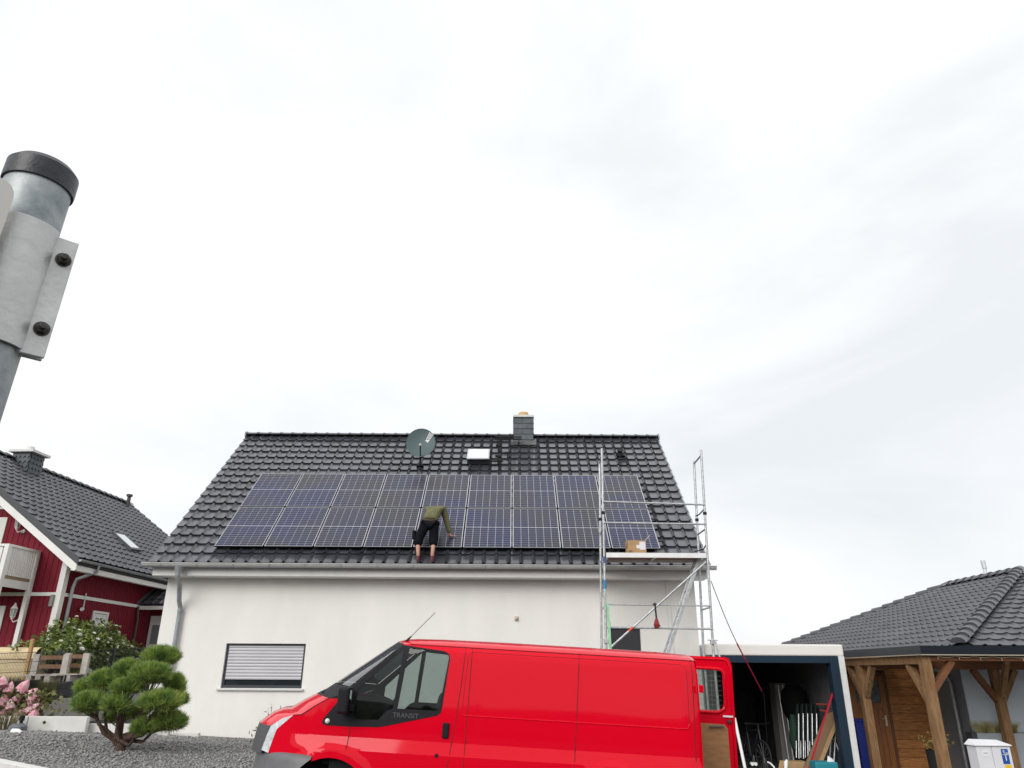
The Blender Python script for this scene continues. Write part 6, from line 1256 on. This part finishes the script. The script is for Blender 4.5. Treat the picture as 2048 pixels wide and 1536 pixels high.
# ---- hydrangea with pink panicles
hc = Vector((-10.15, 16.5, .55)); hyd = thing('hydrangea', (hc.x, hc.y, .45), 'hydrangea with pink flower panicles behind the low wall at the left edge', 'bush')
pts = [hc+Vector((random.gauss(0, .38), random.gauss(0, .16), random.uniform(.0, .75))) for _ in range(1500)]; leaves('foliage', pts, .10, mat('leaf_olive', (.09, .10, .02), .6, c2=(.20, .17, .05), vscale=7), hyd, asp=.7)
pv = []; tvv = np.array([(-.5, 0, 0), (0, -.5, .1), (.5, 0, 0), (0, .5, .1)]); Ms = []
for i in range(800):
    h_ = random.random()**1.2; r_ = .52*(1-h_**2.2)*(.70+.36*random.random())+.08; t = random.uniform(0, 6.28); n = Vector((math.cos(t), math.sin(t), .5+random.uniform(-.4, .4))).normalized(); q = n.to_track_quat('Z', 'Y').to_matrix() @ Matrix.Rotation(random.uniform(0, 3), 3, 'Z')
    Ms.append(((r_*math.cos(t), r_*math.sin(t), h_*1.35), np.array(q)*.19))
V_, F_ = inst(tvv, np.array([(0, 1, 2, 3)]), Ms); core_ = MB().lathe([(.28, .05), (.36, .25), (.30, .6), (.16, .95), (.03, 1.15)], n=10)
pme = bpy.data.meshes.new('panicle'); pme.from_pydata([tuple(v) for v in V_]+core_.v, [], [tuple(f) for f in F_]+[tuple(i+len(V_) for i in f) for f in core_.f]); pink = mat('petal_pink', (.84, .38, .46), .7, c2=(.90, .72, .72), vscale=7, c2lo=.38, c2hi=.68); pme.materials.append(pink); pme.materials.append(mat('petal_shade', (.60, .22, .28), .8)); pme.polygons.foreach_set('material_index', [0]*len(F_)+[1]*len(core_.f))
for (px, py, s, tx) in ((4, 1366, .17, -.2), (15, 1378, .16, .1), (42, 1372, .17, .5), (54, 1386, .16, .6), (30, 1394, .15, .3), (70, 1394, .17, 1.0), (56, 1405, .17, .9), (8, 1398, .15, -.3), (20, 1412, .16, 0), (52, 1420, .16, .6), (76, 1408, .14, 1.1), (4, 1424, .15, -.2), (34, 1426, .14, .2), (66, 1426, .15, .8), (-14, 1390, .16, -.4), (-10, 1415, .15, -.2)):
    Yd = 16.28+random.uniform(-.08, .1); p = atY(px, py+8, Yd); o = bpy.data.objects.new('panicle', pme); col.objects.link(o); o.parent = hyd; o.location = p-OFF[hyd]; o.scale = (s, s, s); o.rotation_euler = (R(25)+random.uniform(-.2, .2), tx, random.uniform(0, 6))
# ---- ornamental grass behind fence
a = atX(25, 1362, FX-.5); og = blades('ornamental_grass', (a.x, a.y, 1.0), .85, .55, 2600, mat('grass_olive', (.10, .105, .04), .8, c2=(.24, .21, .10), vscale=9), None, .008, .4); tag(og, 'olive ornamental grass growing behind the fence at the left edge', 'grass')
# ---- slender red-tipped plant between house and van
a = atY(540, 1470, 15.6); gz_ = ground_z(a.x); ga_ = thing('gaura_plant', (a.x, 15.6, gz_), 'thin stems with dark red buds before the white wall, beside the van nose', 'plant'); mb = MB(); bt_ = []
for (px, py) in ((533, 1432), (536, 1418), (544, 1410), (549, 1428), (556, 1425), (561, 1414), (529, 1446), (552, 1440)):
    p = atY(px, py, 15.6+random.uniform(-.1, .1)); b0 = Vector((a.x+.02, 15.6, gz_+.05)); mb.tube([b0, b0.lerp(p, .5)+Vector((random.uniform(-.03, .03), 0, 0)), p], [.006, .005, .003], 5); bt_ += [b0.lerp(p, t)+Vector((random.gauss(0, .015), 0, 0)) for t in (.8, .87, .93, 1.0)]
mb.build('stems', mat('stem_red', (.16, .06, .04), .8), ga_); leaves('buds', bt_, .05, mat('bud_red', (.17, .025, .035), .7), ga_, up=1)
leaves('foliage', [Vector((a.x+random.gauss(0, .16), 15.6+random.gauss(0, .12), gz_+random.uniform(.02, .5))) for _ in range(320)], .07, leaf_g, ga_, up=.6)

# ---- cloud-pruned pine on the gravel
pb0 = atG(240, 1497, .2); PY = pb0.y; pb0.z = bed_z(pb0.x, PY)
pine = thing('pine_tree', pb0, 'cloud-pruned pine with round needle pads and many stems on the gravel bed', 'tree')
bark = mat('bark_red', (.05, .030, .022), .9, c2=(.15, .085, .06), vscale=14, stretch=(3, 3, 1), bump=.6, bscale=40)
def zp(x, y, Y): return atY(130+x*.1627, 1270+y*.1627, Y)
pads = [(1180, 280, 220, 118, .25), (1050, 495, 245, 130, -.25), (770, 440, 170, 110, .2), (470, 575, 170, 120, .0), (240, 660, 115, 95, .15), (750, 655, 180, 95, -.3), (300, 850, 205, 130, -.2), (620, 860, 165, 110, -.35), (1170, 830, 255, 130, -.3), (1340, 650, 120, 150, .15), (1260, 1080, 225, 125, .0), (960, 1140, 140, 105, -.1), (1440, 800, 60, 70, .1), (640, 1005, 150, 70, .1), (900, 960, 110, 80, .3)]
ndl = mat('needles', (.10, .185, .04), .5, c2=(.36, .46, .10), vscale=6, c2lo=.38, c2hi=.66); ndl2 = mat('needles_old', (.09, .075, .03), .7, var=.3)
mtr = MB(); MB_l = []; hub = pb0+Vector((0, 0, .12))
mtr.lathe([(.11, -.08), (.09, .0), (.075, .06), (.05, .12), (.02, .14)], c=pb0, n=12); mtr.v = [(x+.03*noise.noise(Vector((x*8, y*8, z*8))), y+.03*noise.noise(Vector((z*8, y*8, x*8+4))), z) for x, y, z in mtr.v]
trk = mtr.build('trunk', bark, pine, smooth=1.2)
for (zx, zy, zrx, zry, dy) in pads:
    c = zp(zx, zy, PY+dy); e1 = zp(zx+zrx, zy, PY+dy); e2 = zp(zx, zy-zry, PY+dy); ra = (e1-c).length*1.06; rb_ = (e2-c).length*1.10
    st_p = hub+Vector((random.uniform(-.08, .08), random.uniform(-.05, .05), random.uniform(-.05, .1))); tgt = c-Vector((0, 0, rb_*.35)); m1 = st_p.lerp(tgt, .42)+Vector(((tgt.x-st_p.x)*.10, 0, -.10+random.uniform(-.05, .05))); m2 = st_p.lerp(tgt, .75)+Vector((random.uniform(-.05, .05), 0, -.04))
    big = 1.5 if zx in (750, 1170, 1050) else 1
    mb = MB(); mb.tube([st_p, m1, m2, tgt], [.036*big, .028*big, .022, .014], 8)
    for k_ in range(5): t = random.uniform(0, 6.28); q = c+Vector((ra*.7*math.cos(t), ra*.5*math.sin(t), -rb_*.1)); mb.tube([m2, m2.lerp(q, .5)-Vector((0, 0, .02)), q], [.012, .009, .005], 5)
    mb.build('limb', bark, trk, smooth=1)
    mb = MB(); mb.lathe([(.02, -.40), (.48, -.34), (.62, -.12), (.60, .12), (.42, .34), (.05, .45)], n=14); mb.v = [tuple(c+Vector((x*ra*(1+.12*noise.noise(Vector((x*4, y*4, z*4))+c)), y*ra*.8, z*rb_))) for x, y, z in mb.v]; mb.build('twig_core', mat('twig_dark', (.035, .045, .018), .9, var=.5, vscale=30), pine, smooth=1)
    n = int(2900*max(.25, (ra*rb_)/(.25*.14))); n = min(n, 5600); V_ = np.zeros((n*3, 3)); dry = []
    cols_split = []
    for i in range(n):
        d = Vector((random.gauss(0, 1), random.gauss(0, 1), random.gauss(.35, 1))).normalized()
        lump = 1+.16*noise.noise(d*3.0+c*3)+.07*noise.noise(d*8+c)
        rr2 = random.uniform(.66, .93)*lump; zf = d.z*rb_ if d.z > 0 else d.z*rb_*.75
        p = c+Vector((d.x*ra, d.y*ra*.8, zf))*rr2; nd = (Vector((d.x, d.y, d.z*1.0+.75))+Vector((random.gauss(0, .38), random.gauss(0, .38), random.gauss(0, .38)))).normalized(); ln = random.uniform(.06, .115)
        s_ = nd.cross(Vector((random.gauss(0, 1), random.gauss(0, 1), random.gauss(0, 1)))).normalized()*.0046
        V_[i*3] = p-s_; V_[i*3+1] = p+s_; V_[i*3+2] = p+nd*ln
    raw('needle_pad', V_, np.arange(n*3).reshape(-1, 3), ndl, pine)
    n2 = n//6; V_ = np.zeros((n2*3, 3))
    for i in range(n2):
        t = random.uniform(0, 6.28); r_ = math.sqrt(random.random())*.75; p = c+Vector((ra*r_*math.cos(t), ra*.8*r_*math.sin(t), -rb_*random.uniform(.25, .6))); nd = Vector((math.cos(t)+random.gauss(0, .5), math.sin(t)+random.gauss(0, .5), random.gauss(.2, .5))).normalized(); s_ = nd.cross(Vector((.3, .2, 1))).normalized()*.004
        V_[i*3] = p-s_; V_[i*3+1] = p+s_; V_[i*3+2] = p+nd*random.uniform(.05, .1)
    raw('dry_needles', V_, np.arange(n2*3).reshape(-1, 3), ndl2, pine)
